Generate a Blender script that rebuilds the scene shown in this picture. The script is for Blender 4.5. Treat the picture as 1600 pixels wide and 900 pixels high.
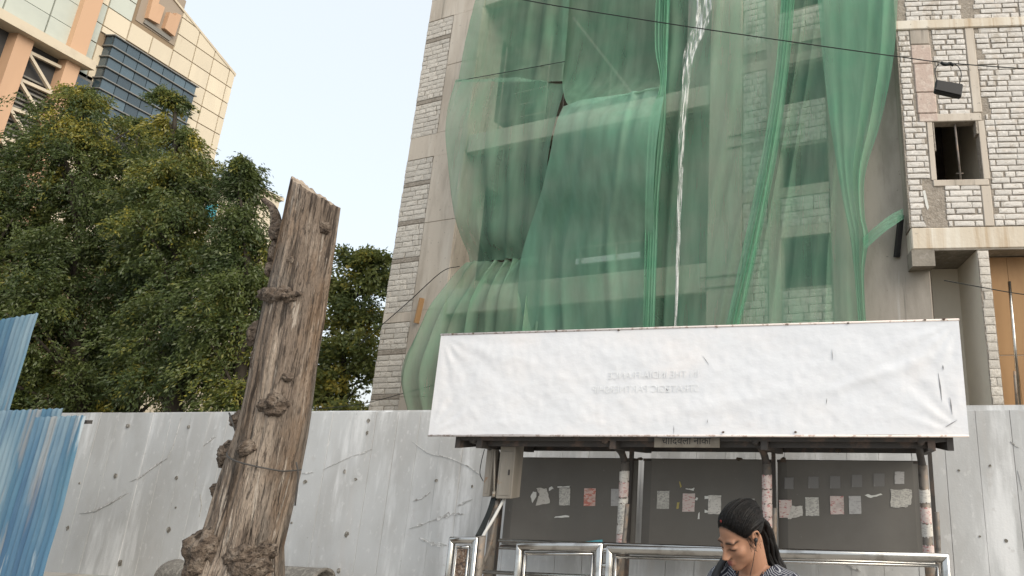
import bpy, bmesh, math, random
import numpy as np
from mathutils import Vector, Matrix, Euler, noise as mnoise

random.seed(7); RNG = np.random.default_rng(7)
scene = bpy.context.scene
C = scene.collection
for o in list(bpy.data.objects): bpy.data.objects.remove(o)

# ------------------------------------------------------------------ camera, sky, sun, exposure
H = 2.0                                   # eye height above the road
PX, PY, FP = 1170., 450., 908.            # principal point / focal length of the 1600 x 900 photograph
TH = math.atan(226 / 908)                 # upward pitch
cd = bpy.data.cameras.new('camera'); cam = bpy.data.objects.new('camera', cd); C.objects.link(cam)
cam.location = (0, 0, H); cam.rotation_euler = (math.pi / 2 + TH, 0, 0)
cd.sensor_width = 36; cd.lens = FP / 1600 * 36; cd.shift_x = (800 - PX) / 1600; cd.shift_y = (PY - 450) / 1600
cd.clip_start = .05; cd.clip_end = 3000
scene.camera = cam

SUN_EL, SUN_AZ = math.radians(36), math.radians(124)     # azimuth from straight ahead (+Y) towards the right (+X)
world = bpy.data.worlds.new('World'); scene.world = world; world.use_nodes = True
wn = world.node_tree.nodes; wl = world.node_tree.links
sky = wn.new('ShaderNodeTexSky'); sky.sky_type = 'NISHITA'; sky.sun_disc = False
sky.sun_elevation = SUN_EL; sky.sun_rotation = SUN_AZ
sky.air_density = 1.0; sky.dust_density = 4.0; sky.ozone_density = 1.0; sky.altitude = 10
hz = wn.new('ShaderNodeMix'); hz.data_type = 'RGBA'; hz.inputs[0].default_value = .62      # even milky haze over the clear sky
hz.inputs[7].default_value = (7.3, 7.75, 7.95, 1); wl.new(sky.outputs[0], hz.inputs[6])
wl.new(hz.outputs[2], wn['Background'].inputs[0]); wn['Background'].inputs[1].default_value = .072
sd = bpy.data.lights.new('sun', 'SUN'); sun = bpy.data.objects.new('sun', sd); C.objects.link(sun)
sd.energy = 1.4; sd.angle = math.radians(52); sd.color = (1, .91, .77)
sdir = Vector((math.sin(SUN_AZ) * math.cos(SUN_EL), math.cos(SUN_AZ) * math.cos(SUN_EL), math.sin(SUN_EL)))
sun.rotation_euler = sdir.to_track_quat('Z', 'Y').to_euler(); sun.location = sdir * 60
vs = scene.view_settings; vs.view_transform = 'Standard'; vs.look = 'None'; vs.gamma = 1; vs.exposure = 1.27
vs.use_curve_mapping = False
scene.render.engine = 'CYCLES'
scene.cycles.transparent_max_bounces = 24; scene.cycles.max_bounces = 8

# ------------------------------------------------------------------ helpers: the camera's geometry, frames
def ray(u, v):
    x = (u - PX) / FP; y = (PY - v) / FP
    return (x, math.cos(TH) - y * math.sin(TH), math.sin(TH) + y * math.cos(TH))
def aty(u, v, Y):
    r = ray(u, v); t = Y / r[1]; return Vector((r[0] * t, Y, H + r[2] * t))
def onground(u, v, z):
    r = ray(u, v); t = (z - H) / r[2]; return (r[0] * t, r[1] * t)
class Fr:
    """a vertical plane: s along it, q out of it towards the street, z up"""
    def __init__(s, ox, oy, deg):
        a = math.radians(deg); s.a = a; s.o = (ox, oy); s.d = (math.cos(a), -math.sin(a)); s.n = (-math.sin(a), -math.cos(a))
    def pix(s, u, v, q=0):
        r = ray(u, v); ox = s.o[0] + q * s.n[0]; oy = s.o[1] + q * s.n[1]
        t = (ox * s.n[0] + oy * s.n[1]) / (r[0] * s.n[0] + r[1] * s.n[1])
        return ((r[0] * t - ox) * s.d[0] + (r[1] * t - oy) * s.d[1], H + r[2] * t)
    def P(s, a, q, z):
        return (s.o[0] + a * s.d[0] + q * s.n[0], s.o[1] + a * s.d[1] + q * s.n[1], z)
    def U(s, u, v, q=0):
        a, z = s.pix(u, v, q); return s.P(a, q, z)
ZF = .15                                   # footpath level
_g = onground(130, 897, ZF); W = Fr(_g[0], _g[1], 11.6)         # compound wall / bus shelter
_p = aty(600, 500, 20.); F = Fr(_p.x, _p.y, 19.5)               # main facade
_p = aty(1424, 390, 13.5); G = Fr(_p.x, _p.y, 3)                # right wing
T = Fr(-55, 50, -90)                                            # far office tower

OFF = {}
def thing(name, label, cat, loc=(0, 0, 0), group=None):
    o = bpy.data.objects.new(name, None); C.objects.link(o); o.location = loc; o.empty_display_size = .2
    o['label'] = label; o['category'] = cat
    if group: o['group'] = group
    OFF[o.name] = Vector(loc); return o
def raw(name, me, mat, parent=None):
    o = bpy.data.objects.new(name, me); C.objects.link(o)
    if mat is not None and len(me.materials) == 0: me.materials.append(mat)
    if parent is not None:
        o.parent = parent; OFF[o.name] = OFF[parent.name]
    return o
def npmesh(name, V, Fc, smooth=False):
    """V (n,3) array, Fc (m,k) array with equal k"""
    me = bpy.data.meshes.new(name); V = np.asarray(V, dtype=np.float32); Fc = np.asarray(Fc, dtype=np.int32)
    me.vertices.add(len(V)); me.vertices.foreach_set('co', V.ravel())
    k = Fc.shape[1]; me.loops.add(Fc.size); me.loops.foreach_set('vertex_index', Fc.ravel())
    me.polygons.add(len(Fc)); me.polygons.foreach_set('loop_start', np.arange(0, Fc.size, k, dtype=np.int32))
    if smooth: me.polygons.foreach_set('use_smooth', np.ones(len(Fc), dtype=bool))
    me.update(calc_edges=True); return me
class Geo:
    def __init__(s): s.v = []; s.f = []
    def add(s, vs_, fs):
        b = len(s.v); s.v += [tuple(v) for v in vs_]; s.f += [tuple(i + b for i in f) for f in fs]; return s
    def box8(s, p):                        # p: 4 bottom ccw then 4 top
        return s.add(p, [(3, 2, 1, 0), (4, 5, 6, 7), (0, 1, 5, 4), (1, 2, 6, 5), (2, 3, 7, 6), (3, 0, 4, 7)])
    def fbox(s, fr, s0, s1, q0, q1, z0, z1):
        P = fr.P
        return s.box8([P(s0, q1, z0), P(s1, q1, z0), P(s1, q0, z0), P(s0, q0, z0), P(s0, q1, z1), P(s1, q1, z1), P(s1, q0, z1), P(s0, q0, z1)])
    def prism(s, fr, poly, q0, q1):
        n = len(poly)
        a = [fr.P(p[0], q1, p[1]) for p in poly] + [fr.P(p[0], q0, p[1]) for p in poly]
        return s.add(a, [tuple(range(n)), tuple(range(2 * n - 1, n - 1, -1))] + [(i, i + n, (i + 1) % n + n, (i + 1) % n) for i in range(n)])
    def bar(s, a, b, w, d=None, up=(0, 0, 1)):
        a, b = Vector(a), Vector(b); t = (b - a).normalized(); x = t.cross(Vector(up))
        if x.length < 1e-3: x = t.cross(Vector((0, 1, 0)))
        x.normalize(); y = x.cross(t); d = d or w
        x = x * w / 2; y = y * d / 2
        return s.box8([a - x - y, a + x - y, a + x + y, a - x + y, b - x - y, b + x - y, b + x + y, b - x + y])
    def tube(s, pts, r, n=10, caps=True):
        pts = [Vector(p) for p in pts]; m = len(pts)
        rr = r if isinstance(r, (list, tuple)) else [r] * m
        b = len(s.v); prev = None
        for i, p in enumerate(pts):
            t = (pts[min(i + 1, m - 1)] - pts[max(i - 1, 0)]).normalized()
            if prev is None: prev = Vector((0, 0, 1)) if abs(t.z) < .9 else Vector((1, 0, 0))
            x = (prev - t * prev.dot(t)).normalized(); y = t.cross(x); prev = x
            for k in range(n):
                a = 2 * math.pi * k / n; s.v.append(tuple(p + (x * math.cos(a) + y * math.sin(a)) * rr[i]))
        for i in range(m - 1):
            for k in range(n):
                s.f.append((b + i * n + k, b + i * n + (k + 1) % n, b + (i + 1) * n + (k + 1) % n, b + (i + 1) * n + k))
        if caps:
            s.f.append(tuple(b + k for k in range(n - 1, -1, -1))); s.f.append(tuple(b + (m - 1) * n + k for k in range(n)))
        return s
    def me(s, name, off=(0, 0, 0), smooth=False):
        m = bpy.data.meshes.new(name); off = Vector(off)
        m.from_pydata([Vector(v) - off for v in s.v], [], s.f)
        if smooth: m.polygons.foreach_set('use_smooth', [True] * len(m.polygons))
        m.update(); return m
    def part(s, name, mat, parent, smooth=False, bevel=0):
        o = raw(name, s.me(name, OFF[parent.name], smooth), mat, parent)
        if bevel: bev(o, bevel)
        return o
    def solo(s, name, mat, label, cat, group=None, smooth=False, bevel=0, kind=None):
        a = np.array(s.v); lo = a.min(0); hi = a.max(0); loc = Vector(((lo[0] + hi[0]) / 2, (lo[1] + hi[1]) / 2, lo[2]))
        o = raw(name, s.me(name, loc, smooth), mat); o.location = loc; OFF[o.name] = loc
        if kind: o['kind'] = kind
        else: o['label'] = label; o['category'] = cat
        if group: o['group'] = group
        if bevel: bev(o, bevel)
        return o
def bev(o, w, seg=1):
    m = o.modifiers.new('bevel', 'BEVEL'); m.width = w; m.segments = seg; m.limit_method = 'ANGLE'; m.angle_limit = math.radians(40)
def smoothpath(pts, n=8):
    """Catmull-Rom through points"""
    pts = [Vector(p) for p in pts]; P = [pts[0] * 2 - pts[1]] + pts + [pts[-1] * 2 - pts[-2]]; out = []
    for i in range(1, len(P) - 2):
        for k in range(n):
            t = k / n; a, b, c, d = P[i - 1], P[i], P[i + 1], P[i + 2]
            out.append(.5 * ((2 * b) + (c - a) * t + (2 * a - 5 * b + 4 * c - d) * t * t + (3 * b - a - 3 * c + d) * t ** 3))
    out.append(pts[-1]); return out
def holes_wall(g, fr, s0, s1, z0, z1, holes, q0, q1):
    """a slab of wall with rectangular openings, only its outer faces"""
    S = sorted({s0, s1, *[h[i] for h in holes for i in (0, 1) if s0 < h[i] < s1]}); Z = sorted({z0, z1, *[h[i] for h in holes for i in (2, 3) if z0 < h[i] < z1]})
    full = {}
    for i in range(len(S) - 1):
        for j in range(len(Z) - 1):
            cs, cz = (S[i] + S[i + 1]) / 2, (Z[j] + Z[j + 1]) / 2
            full[i, j] = not any(h[0] < cs < h[1] and h[2] < cz < h[3] for h in holes)
    P = fr.P
    for (i, j), k in full.items():
        if not k: continue
        a, b, c, d = S[i], S[i + 1], Z[j], Z[j + 1]
        g.add([P(a, q1, c), P(b, q1, c), P(b, q1, d), P(a, q1, d)], [(0, 1, 2, 3)]); g.add([P(a, q0, c), P(b, q0, c), P(b, q0, d), P(a, q0, d)], [(3, 2, 1, 0)])
        for di, dj, e in ((-1, 0, [P(a, q0, c), P(a, q1, c), P(a, q1, d), P(a, q0, d)]), (1, 0, [P(b, q1, c), P(b, q0, c), P(b, q0, d), P(b, q1, d)]),
                          (0, -1, [P(a, q0, c), P(b, q0, c), P(b, q1, c), P(a, q1, c)]), (0, 1, [P(a, q1, d), P(b, q1, d), P(b, q0, d), P(a, q0, d)])):
            if not full.get((i + di, j + dj), False): g.add(e, [(0, 1, 2, 3)])
    return g

# ------------------------------------------------------------------ materials
def mat(name, base, rough=.85, metal=0, spec=.3, layers=(), bump=(), rnd=0, coord='Object', alpha=None):
    """layers: (colour, scale, stretch, lo, hi, amount[, kind]) blended over the base; bump: (scale, stretch, strength, dist)"""
    m = bpy.data.materials.new(name); m.use_nodes = True; nt = m.node_tree; N = nt.nodes; L = nt.links
    b = N['Principled BSDF']; b.inputs['Roughness'].default_value = rough; b.inputs['Metallic'].default_value = metal
    b.inputs['Specular IOR Level'].default_value = spec
    tc = N.new('ShaderNodeTexCoord'); oi = N.new('ShaderNodeObjectInfo')
    def co(stretch, off):
        mp = N.new('ShaderNodeMapping'); mp.inputs['Scale'].default_value = stretch; mp.inputs['Location'].default_value = (off * 3.1, off * 1.7, off * 2.3)
        L.new(tc.outputs[coord], mp.inputs[0])
        if rnd:
            va = N.new('ShaderNodeVectorMath'); va.operation = 'ADD'; vm = N.new('ShaderNodeMath'); vm.operation = 'MULTIPLY'; vm.inputs[1].default_value = 37
            L.new(oi.outputs['Random'], vm.inputs[0]); L.new(mp.outputs[0], va.inputs[0]); L.new(vm.outputs[0], va.inputs[1]); return va.outputs[0]
        return mp.outputs[0]
    col = N.new('ShaderNodeRGB'); col.outputs[0].default_value = (*base, 1); out = col.outputs[0]
    if rnd:
        hs = N.new('ShaderNodeHueSaturation'); mr = N.new('ShaderNodeMapRange'); mr.inputs[3].default_value = 1 - rnd; mr.inputs[4].default_value = 1 + rnd
        L.new(oi.outputs['Random'], mr.inputs[0]); L.new(mr.outputs[0], hs.inputs['Value']); L.new(out, hs.inputs['Color']); out = hs.outputs[0]
    for i, ly in enumerate(layers):
        c, sc, st, lo, hi, amt = ly[:6]; kind = ly[6] if len(ly) > 6 else 'noise'
        v = co(st, i + 1.37)
        if kind == 'noise':
            t = N.new('ShaderNodeTexNoise'); t.inputs['Scale'].default_value = sc; t.inputs['Detail'].default_value = 6; t.inputs['Roughness'].default_value = .6; fac = t.outputs[0]
        elif kind == 'spot':
            t = N.new('ShaderNodeTexVoronoi'); t.inputs['Scale'].default_value = sc; fac = t.outputs['Distance']
        elif kind == 'edge':
            t = N.new('ShaderNodeTexVoronoi'); t.feature = 'DISTANCE_TO_EDGE'; t.inputs['Scale'].default_value = sc; fac = t.outputs['Distance']
        L.new(v, t.inputs['Vector'])
        mr = N.new('ShaderNodeMapRange'); mr.inputs[1].default_value = lo; mr.inputs[2].default_value = hi; mr.inputs[4].default_value = amt; mr.interpolation_type = 'SMOOTHSTEP'
        L.new(fac, mr.inputs[0])
        mx = N.new('ShaderNodeMix'); mx.data_type = 'RGBA'; mx.inputs[7].default_value = (*c, 1)
        L.new(mr.outputs[0], mx.inputs[0]); L.new(out, mx.inputs[6]); out = mx.outputs[2]
    L.new(out, b.inputs['Base Color'])
    nrm = None
    for i, (sc, st, strg, dist) in enumerate(bump):
        t = N.new('ShaderNodeTexNoise'); t.inputs['Scale'].default_value = sc; t.inputs['Detail'].default_value = 5; L.new(co(st, 5 + i), t.inputs['Vector'])
        bp = N.new('ShaderNodeBump'); bp.inputs['Strength'].default_value = strg; bp.inputs['Distance'].default_value = dist
        L.new(t.outputs[0], bp.inputs['Height'])
        if nrm is not None: L.new(nrm, bp.inputs['Normal'])
        nrm = bp.outputs[0]
    if nrm is not None: L.new(nrm, b.inputs['Normal'])
    return m
A1 = (1, 1, 1); VS = (1, 1, .06); VS2 = (1, 1, .16)
M = {}
M['asphalt'] = mat('cement_road', (.3, .29, .27), .9, layers=[((.22, .21, .2), 3, A1, .4, .7, .7)], bump=[(60, A1, .4, .02)])  # unseen road, its pale tone chosen to bounce light onto the facades
M['earth'] = mat('earth', (.16, .13, .1), .95, layers=[((.08, .09, .05), 1.2, A1, .45, .65, .7)], bump=[(6, A1, .5, .1)])
M['paving'] = mat('paving', (.36, .34, .31), .9, layers=[((.15, .14, .13), 2, A1, .45, .7, .7)], bump=[(40, A1, .3, .01)])  # pale footpath tone also chosen as bounce light for the fronts
M['kerb'] = mat('kerb', (.35, .34, .32), .9, layers=[((.15, .14, .13), 3, A1, .45, .7, .7)])
M['wall'] = mat('wall_paint', (.51, .52, .525), .75, layers=[((.42, .42, .415), 1.1, (1, 1, .5), .4, .62, .8), ((.76, .77, .78), 2.6, VS2, .5, .66, .75), ((.5, .48, .46), 5, VS, .57, .72, .5), ((.46, .45, .44), 9, A1, .6, .72, .5), ((.74, .74, .74), 14, (1, 1, .6), .58, .68, .3), ((.27, .26, .25), 21, A1, .69, .74, .6)], bump=[(7, (1, 1, .4), .25, .02), (50, A1, .15, .01)])
M['scar'] = mat('wall_scar', (.46, .46, .45), .9, layers=[((.25, .24, .23), 14, A1, .48, .62, .9), ((.66, .66, .66), 22, A1, .5, .6, .9)], bump=[(40, A1, .6, .02)])
M['spot'] = mat('wall_spot', (.15, .14, .12), .95, layers=[((.36, .34, .31), 30, A1, .45, .6, .9)])
M['aac'] = mat('aerated_block', (.62, .58, .52), .95, rnd=.14, layers=[((.42, .375, .32), 2.1, (1.4, 1, .8), .55, .62, .75), ((.4, .36, .31), 5, A1, .48, .66, .65), ((.62, .6, .57), 9, A1, .52, .66, .6), ((.3, .28, .25), 18, A1, .62, .7, .6)], bump=[(28, A1, .5, .02)])
M['aacw'] = mat('aerated_block_white', (.68, .65, .61), .95, rnd=.13, layers=[((.44, .395, .34), 2.1, (1.4, 1, .8), .56, .63, .75), ((.6, .53, .46), 5, A1, .52, .7, .7), ((.82, .79, .76), 9, A1, .52, .66, .6), ((.36, .33, .29), 16, A1, .63, .7, .6)], bump=[(28, A1, .5, .02)])
M['mortar'] = mat('mortar', (.33, .29, .245), .95, layers=[((.24, .21, .175), 8, A1, .45, .62, .7), ((.46, .42, .37), 14, A1, .52, .65, .5)], bump=[(22, A1, .8, .03)])
M['conc'] = mat('raw_concrete', (.54, .48, .41), .9, layers=[((.38, .33, .275), 1.3, (1, 1, .25), .45, .65, .7), ((.62, .57, .5), 2.2, VS2, .5, .66, .6), ((.2, .18, .15), 5, VS, .58, .72, .6), ((.2, .19, .17), 9, A1, .64, .7, .6)], bump=[(10, VS2, .3, .02), (45, A1, .25, .01)])
M['concw'] = mat('stained_slab_edge', (.62, .55, .45), .9, layers=[((.72, .68, .6), 2.2, VS, .45, .6, .8), ((.42, .3, .18), 3.1, VS, .52, .68, .7), ((.25, .22, .18), 6, A1, .62, .7, .7)], bump=[(12, A1, .3, .02)])
M['concd'] = mat('weathered_concrete', (.42, .375, .325), .9, layers=[((.29, .26, .22), 1.1, (1, 1, .3), .42, .62, .8), ((.5, .48, .45), 3, VS, .6, .7, .7), ((.13, .12, .11), 4, VS, .58, .7, .6), ((.09, .085, .08), 14, A1, .68, .72, .8)], bump=[(9, VS2, .3, .02), (40, A1, .25, .01)])
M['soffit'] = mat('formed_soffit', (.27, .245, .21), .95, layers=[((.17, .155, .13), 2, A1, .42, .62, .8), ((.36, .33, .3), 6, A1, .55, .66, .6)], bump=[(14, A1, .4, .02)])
M['plaster_pink'] = mat('pink_plaster', (.5, .4, .35), .95, layers=[((.6, .52, .46), 5, A1, .45, .62, .8), ((.34, .28, .25), 9, A1, .58, .68, .7)], bump=[(20, A1, .5, .02)])
M['cream'] = mat('cream_plaster', (.76, .7, .59), .9, layers=[((.68, .62, .52), 1.4, A1, .45, .7, .6)])
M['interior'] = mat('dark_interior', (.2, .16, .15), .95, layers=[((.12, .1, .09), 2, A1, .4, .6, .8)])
M['ply'] = mat('brown_board', (.36, .22, .11), .7, layers=[((.28, .16, .08), 1.2, (1, 1, .3), .4, .65, .8)])
M['tin'] = mat('blue_painted_tin', (.055, .13, .215), .55, spec=.4, layers=[((.075, .17, .245), 1.2, (1, 1, .3), .4, .62, .85), ((.22, .3, .35), 1.7, (1, 1, .12), .46, .62, .8), ((.33, .3, .27), 5.4, (1, 1, .06), .58, .66, .55), ((.42, .46, .48), 9, (1, 1, .08), .62, .7, .8), ((.04, .09, .17), 8, (1, 1, .05), .56, .66, .6)], bump=[(18, A1, .1, .01)], rnd=.1)
M['steel'] = mat('stainless_steel', (.5, .49, .47), .22, metal=1, layers=[((.26, .24, .22), 6, A1, .48, .68, .7)], bump=[(8, A1, .06, .01)])
M['rust'] = mat('rusty_plate', (.16, .11, .08), .9, layers=[((.3, .25, .21), 26, A1, .48, .58, .9), ((.06, .045, .04), 34, A1, .5, .6, .9)], bump=[(60, A1, .9, .03)])
M['iron'] = mat('dark_painted_iron', (.055, .05, .047), .6, layers=[((.13, .09, .07), 6, A1, .5, .66, .7)], bump=[(30, A1, .2, .01)])
M['post'] = mat('worn_post', (.2, .18, .16), .6, metal=.3, layers=[((.3, .22, .16), 8, A1, .48, .62, .8), ((.1, .09, .08), 12, A1, .55, .65, .8)])
M['panel'] = mat('grey_back_panel', (.13, .122, .11), .62, layers=[((.165, .157, .145), .9, A1, .4, .65, .7), ((.125, .12, .112), 3, VS2, .5, .66, .5), ((.26, .25, .24), 25, A1, .68, .72, .5)], bump=[(30, A1, .06, .01)])
M['banner'] = mat('white_flex_banner', (.74, .755, .79), .42, spec=.35, layers=[((.79, .78, .79), 1.3, A1, .45, .68, .6), ((.86, .82, .81), .8, (1, 1, 1.6), .5, .7, .6), ((.66, .66, .67), 24, (1, 1, .4), .66, .72, .3)], bump=[(3.2, (1, 1, .8), .2, .04), (16, (1, 1, 1.6), .2, .01)])
M['ghost'] = mat('faded_print', (.765, .78, .8), .45)
M['flexhem'] = mat('stained_flex_hem', (.66, .6, .57), .6, layers=[((.34, .25, .21), 22, A1, .52, .62, .8)])
M['tear'] = mat('dark_tear', (.25, .25, .26), .8)
M['sign'] = mat('brass_sign_plate', (.19, .17, .14), .6, layers=[((.13, .11, .09), 8, A1, .45, .6, .6)])
M['black'] = mat('black_plastic', (.02, .02, .021), .5, bump=[(40, A1, .1, .01)])
M['boxgrey'] = mat('grey_cabinet_paint', (.3, .275, .24), .55, layers=[((.22, .2, .17), 4, VS2, .45, .62, .7), ((.3, .17, .1), 11, A1, .66, .7, .7)])
M['wrap'] = mat('clear_wrap', (.62, .62, .6), .3)
M['pipe'] = mat('dusty_concrete_pipe', (.15, .14, .125), .95, layers=[((.24, .225, .2), 22, A1, .48, .58, .8), ((.12, .11, .1), 5, A1, .5, .66, .7)], bump=[(40, A1, .7, .03)])
M['bark'] = mat('dead_wood', (.158, .125, .1), .95, layers=[((.27, .225, .185), 9, (1, 1, .08), .48, .6, .9), ((.035, .027, .022), 13, (1, 1, .08), .53, .6, .95), ((.19, .125, .078), 2.2, (1, 1, .3), .5, .66, .6), ((.135, .122, .108), 2.0, (1, 1, .35), .5, .66, .75), ((.34, .3, .26), 22, (1, 1, .09), .6, .66, .85), ((.06, .048, .04), 40, (1, 1, .2), .58, .64, .8)], bump=[(15, (1, 1, .08), 1.0, .09), (34, (1, 1, .12), 1.0, .04), (80, (1, 1, .3), .7, .015)])
M['burl'] = mat('burl_wood', (.105, .08, .062), .95, layers=[((.19, .155, .125), 14, A1, .48, .6, .9), ((.035, .026, .02), 20, A1, .54, .62, .95)], bump=[(26, A1, 1.0, .05), (70, A1, .7, .02)])
M['cutwood'] = mat('weathered_cut_wood', (.3, .25, .2), .95, layers=[((.14, .11, .09), 14, A1, .48, .6, .8)])
M['wire'] = mat('wire', (.05, .047, .045), .6)
M['cable'] = mat('cable_sheath', (.018, .022, .022), .55)
M['tpanel'] = mat('cream_cladding_panel', (.6, .53, .41), .6, rnd=.07, layers=[((.52, .46, .36), .35, (1, 1, .3), .45, .65, .6), ((.35, .27, .2), 1.2, (1, 1, .12), .64, .74, .5)])
M['tpanelg'] = mat('pale_green_cladding_panel', (.46, .49, .44), .6, rnd=.06, layers=[((.4, .43, .39), .4, A1, .45, .65, .6)])
M['tjoint'] = mat('cladding_joint', (.24, .18, .12), .9)
M['torange'] = mat('orange_cladding', (.52, .335, .215), .6, layers=[((.46, .295, .19), .5, (1, 1, .2), .45, .65, .7)])
M['tbeam'] = mat('cream_ledge', (.55, .48, .37), .7, layers=[((.43, .37, .29), .8, A1, .45, .65, .6)])
M['tdark'] = mat('tower_dark', (.05, .05, .05), .8)
M['tslat'] = mat('louvre_slat', (.2, .19, .17), .6)
M['tframe'] = mat('tower_sign_recess', (.3, .25, .2), .8)
M['tglass'] = mat('tower_glass', (.055, .085, .105), .08, spec=.8, rnd=.4)
M['tfin'] = mat('tower_fin', (.2, .2, .19), .5)
M['tcyan'] = mat('blue_glass', (.1, .42, .5), .1, spec=.7)
M['trunkdk'] = mat('tree_bark', (.045, .038, .03), .95, bump=[(20, (1, 1, .2), .8, .03)])
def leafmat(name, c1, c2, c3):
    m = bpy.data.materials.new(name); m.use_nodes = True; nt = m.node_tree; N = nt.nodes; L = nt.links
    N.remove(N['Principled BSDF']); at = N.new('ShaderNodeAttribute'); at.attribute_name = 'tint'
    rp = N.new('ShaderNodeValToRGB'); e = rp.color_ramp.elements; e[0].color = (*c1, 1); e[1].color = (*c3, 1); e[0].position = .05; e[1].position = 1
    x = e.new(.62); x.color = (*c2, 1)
    L.new(at.outputs['Fac'], rp.inputs[0])
    d = N.new('ShaderNodeBsdfDiffuse'); t = N.new('ShaderNodeBsdfTranslucent'); mx = N.new('ShaderNodeMixShader'); mx.inputs[0].default_value = .42
    g = N.new('ShaderNodeBsdfGlossy'); g.inputs['Roughness'].default_value = .45; g.inputs['Color'].default_value = (.5, .5, .5, 1); m2 = N.new('ShaderNodeMixShader'); m2.inputs[0].default_value = .05
    L.new(rp.outputs[0], d.inputs[0]); L.new(rp.outputs[0], t.inputs[0]); L.new(d.outputs[0], mx.inputs[1]); L.new(t.outputs[0], mx.inputs[2])
    L.new(mx.outputs[0], m2.inputs[1]); L.new(g.outputs[0], m2.inputs[2]); L.new(m2.outputs[0], N['Material Output'].inputs[0]); return m
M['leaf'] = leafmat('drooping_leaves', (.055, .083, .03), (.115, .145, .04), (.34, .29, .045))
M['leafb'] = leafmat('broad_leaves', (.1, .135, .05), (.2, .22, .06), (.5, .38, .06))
def netmat(name, col, op, sat=.5, wave=260):
    """woven shade net: threads of green plastic with holes between them"""
    m = bpy.data.materials.new(name); m.use_nodes = True; nt = m.node_tree; N = nt.nodes; L = nt.links
    N.remove(N['Principled BSDF']); tc = N.new('ShaderNodeTexCoord')
    d = N.new('ShaderNodeBsdfDiffuse'); t = N.new('ShaderNodeBsdfTranslucent'); tr = N.new('ShaderNodeBsdfTransparent')
    mp = N.new('ShaderNodeMapping'); mp.inputs['Scale'].default_value = (1, 1, .12); L.new(tc.outputs['Object'], mp.inputs[0])
    n1 = N.new('ShaderNodeTexNoise'); n1.inputs['Scale'].default_value = 3.5; n1.inputs['Detail'].default_value = 6; L.new(mp.outputs[0], n1.inputs['Vector'])
    n2 = N.new('ShaderNodeTexNoise'); n2.inputs['Scale'].default_value = .7; n2.inputs['Detail'].default_value = 4; L.new(tc.outputs['Object'], n2.inputs['Vector'])
    rp = N.new('ShaderNodeValToRGB'); e = rp.color_ramp.elements
    e[0].position = .38; e[0].color = (*col, 1); e[1].position = .66; e[1].color = (col[0] * 1.2 + .04, col[1] * 1.0 + .02, col[2] * 1.06 + .02, 1)     # dust on the threads
    L.new(n2.outputs[0], rp.inputs[0]); L.new(rp.outputs[0], d.inputs[0]); L.new(rp.outputs[0], t.inputs[0])
    mx = N.new('ShaderNodeMixShader'); mx.inputs[0].default_value = .35; L.new(d.outputs[0], mx.inputs[1]); L.new(t.outputs[0], mx.inputs[2])
    mr = N.new('ShaderNodeMapRange'); mr.inputs[1].default_value = .3; mr.inputs[2].default_value = .7; mr.inputs[3].default_value = op - .1; mr.inputs[4].default_value = op + .1
    L.new(n1.outputs[0], mr.inputs[0])
    m2 = N.new('ShaderNodeMixShader'); L.new(mr.outputs[0], m2.inputs[0]); L.new(tr.outputs[0], m2.inputs[1]); L.new(mx.outputs[0], m2.inputs[2])
    L.new(m2.outputs[0], N['Material Output'].inputs[0]); return m
M['net'] = netmat('green_shade_net', (.235, .44, .305), .58)
M['netb'] = netmat('green_shade_net_dense', (.2, .48, .32), .57)
M['netc'] = netmat('green_shade_net_dusty', (.25, .5, .36), .67)
M['nett'] = netmat('green_shade_net_thin', (.235, .45, .32), .53)
def filmmat():
    m = bpy.data.materials.new('milky_plastic_film'); m.use_nodes = True; N = m.node_tree.nodes; L = m.node_tree.links; b = N['Principled BSDF']
    tc = N.new('ShaderNodeTexCoord'); mp = N.new('ShaderNodeMapping'); mp.inputs['Scale'].default_value = (1, 1, .1); L.new(tc.outputs['Object'], mp.inputs[0])
    n = N.new('ShaderNodeTexNoise'); n.inputs['Scale'].default_value = 14; n.inputs['Detail'].default_value = 6; L.new(mp.outputs[0], n.inputs['Vector'])
    mr = N.new('ShaderNodeMapRange'); mr.inputs[1].default_value = .46; mr.inputs[2].default_value = .68; mr.inputs[3].default_value = .05; mr.inputs[4].default_value = .95; L.new(n.outputs[0], mr.inputs[0]); L.new(mr.outputs[0], b.inputs['Alpha'])
    b.inputs['Base Color'].default_value = (.8, .82, .82, 1); b.inputs['Roughness'].default_value = .35; b.inputs['Specular IOR Level'].default_value = .5; return m
M['film'] = filmmat()
def paper(name, col, ink, scale=60, thr=.5, alpha=1):
    return mat(name, col, .7, layers=[(ink, scale * .42, (1, 1, 2.2), thr - .02, thr + .05, .85), ((col[0] * .7, col[1] * .7, col[2] * .7), 9, A1, .5, .66, .6)], rnd=.06)
M['pap_white'] = paper('white_bill', (.58, .56, .52), (.36, .33, .31), 80, .56)
M['pap_pink'] = paper('pink_printed_bill', (.58, .5, .47), (.42, .14, .14), 75, .55)
M['pap_red'] = paper('red_yellow_bill', (.62, .45, .4), (.5, .14, .1), 38, .52)
M['pap_grey'] = paper('grey_bill', (.42, .415, .41), (.33, .32, .32), 60, .55)
M['pap_news'] = paper('newsprint', (.52, .51, .47), (.3, .29, .28), 110, .5)
M['tape'] = mat('dirty_clear_film', (.19, .185, .18), .3, layers=[((.3, .295, .285), 16, (1, 1, .25), .5, .62, .8)])
M['scrap'] = mat('torn_paper', (.66, .66, .63), .8)
M['scrapy'] = mat('yellowed_scrap', (.38, .32, .12), .8)

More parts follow.
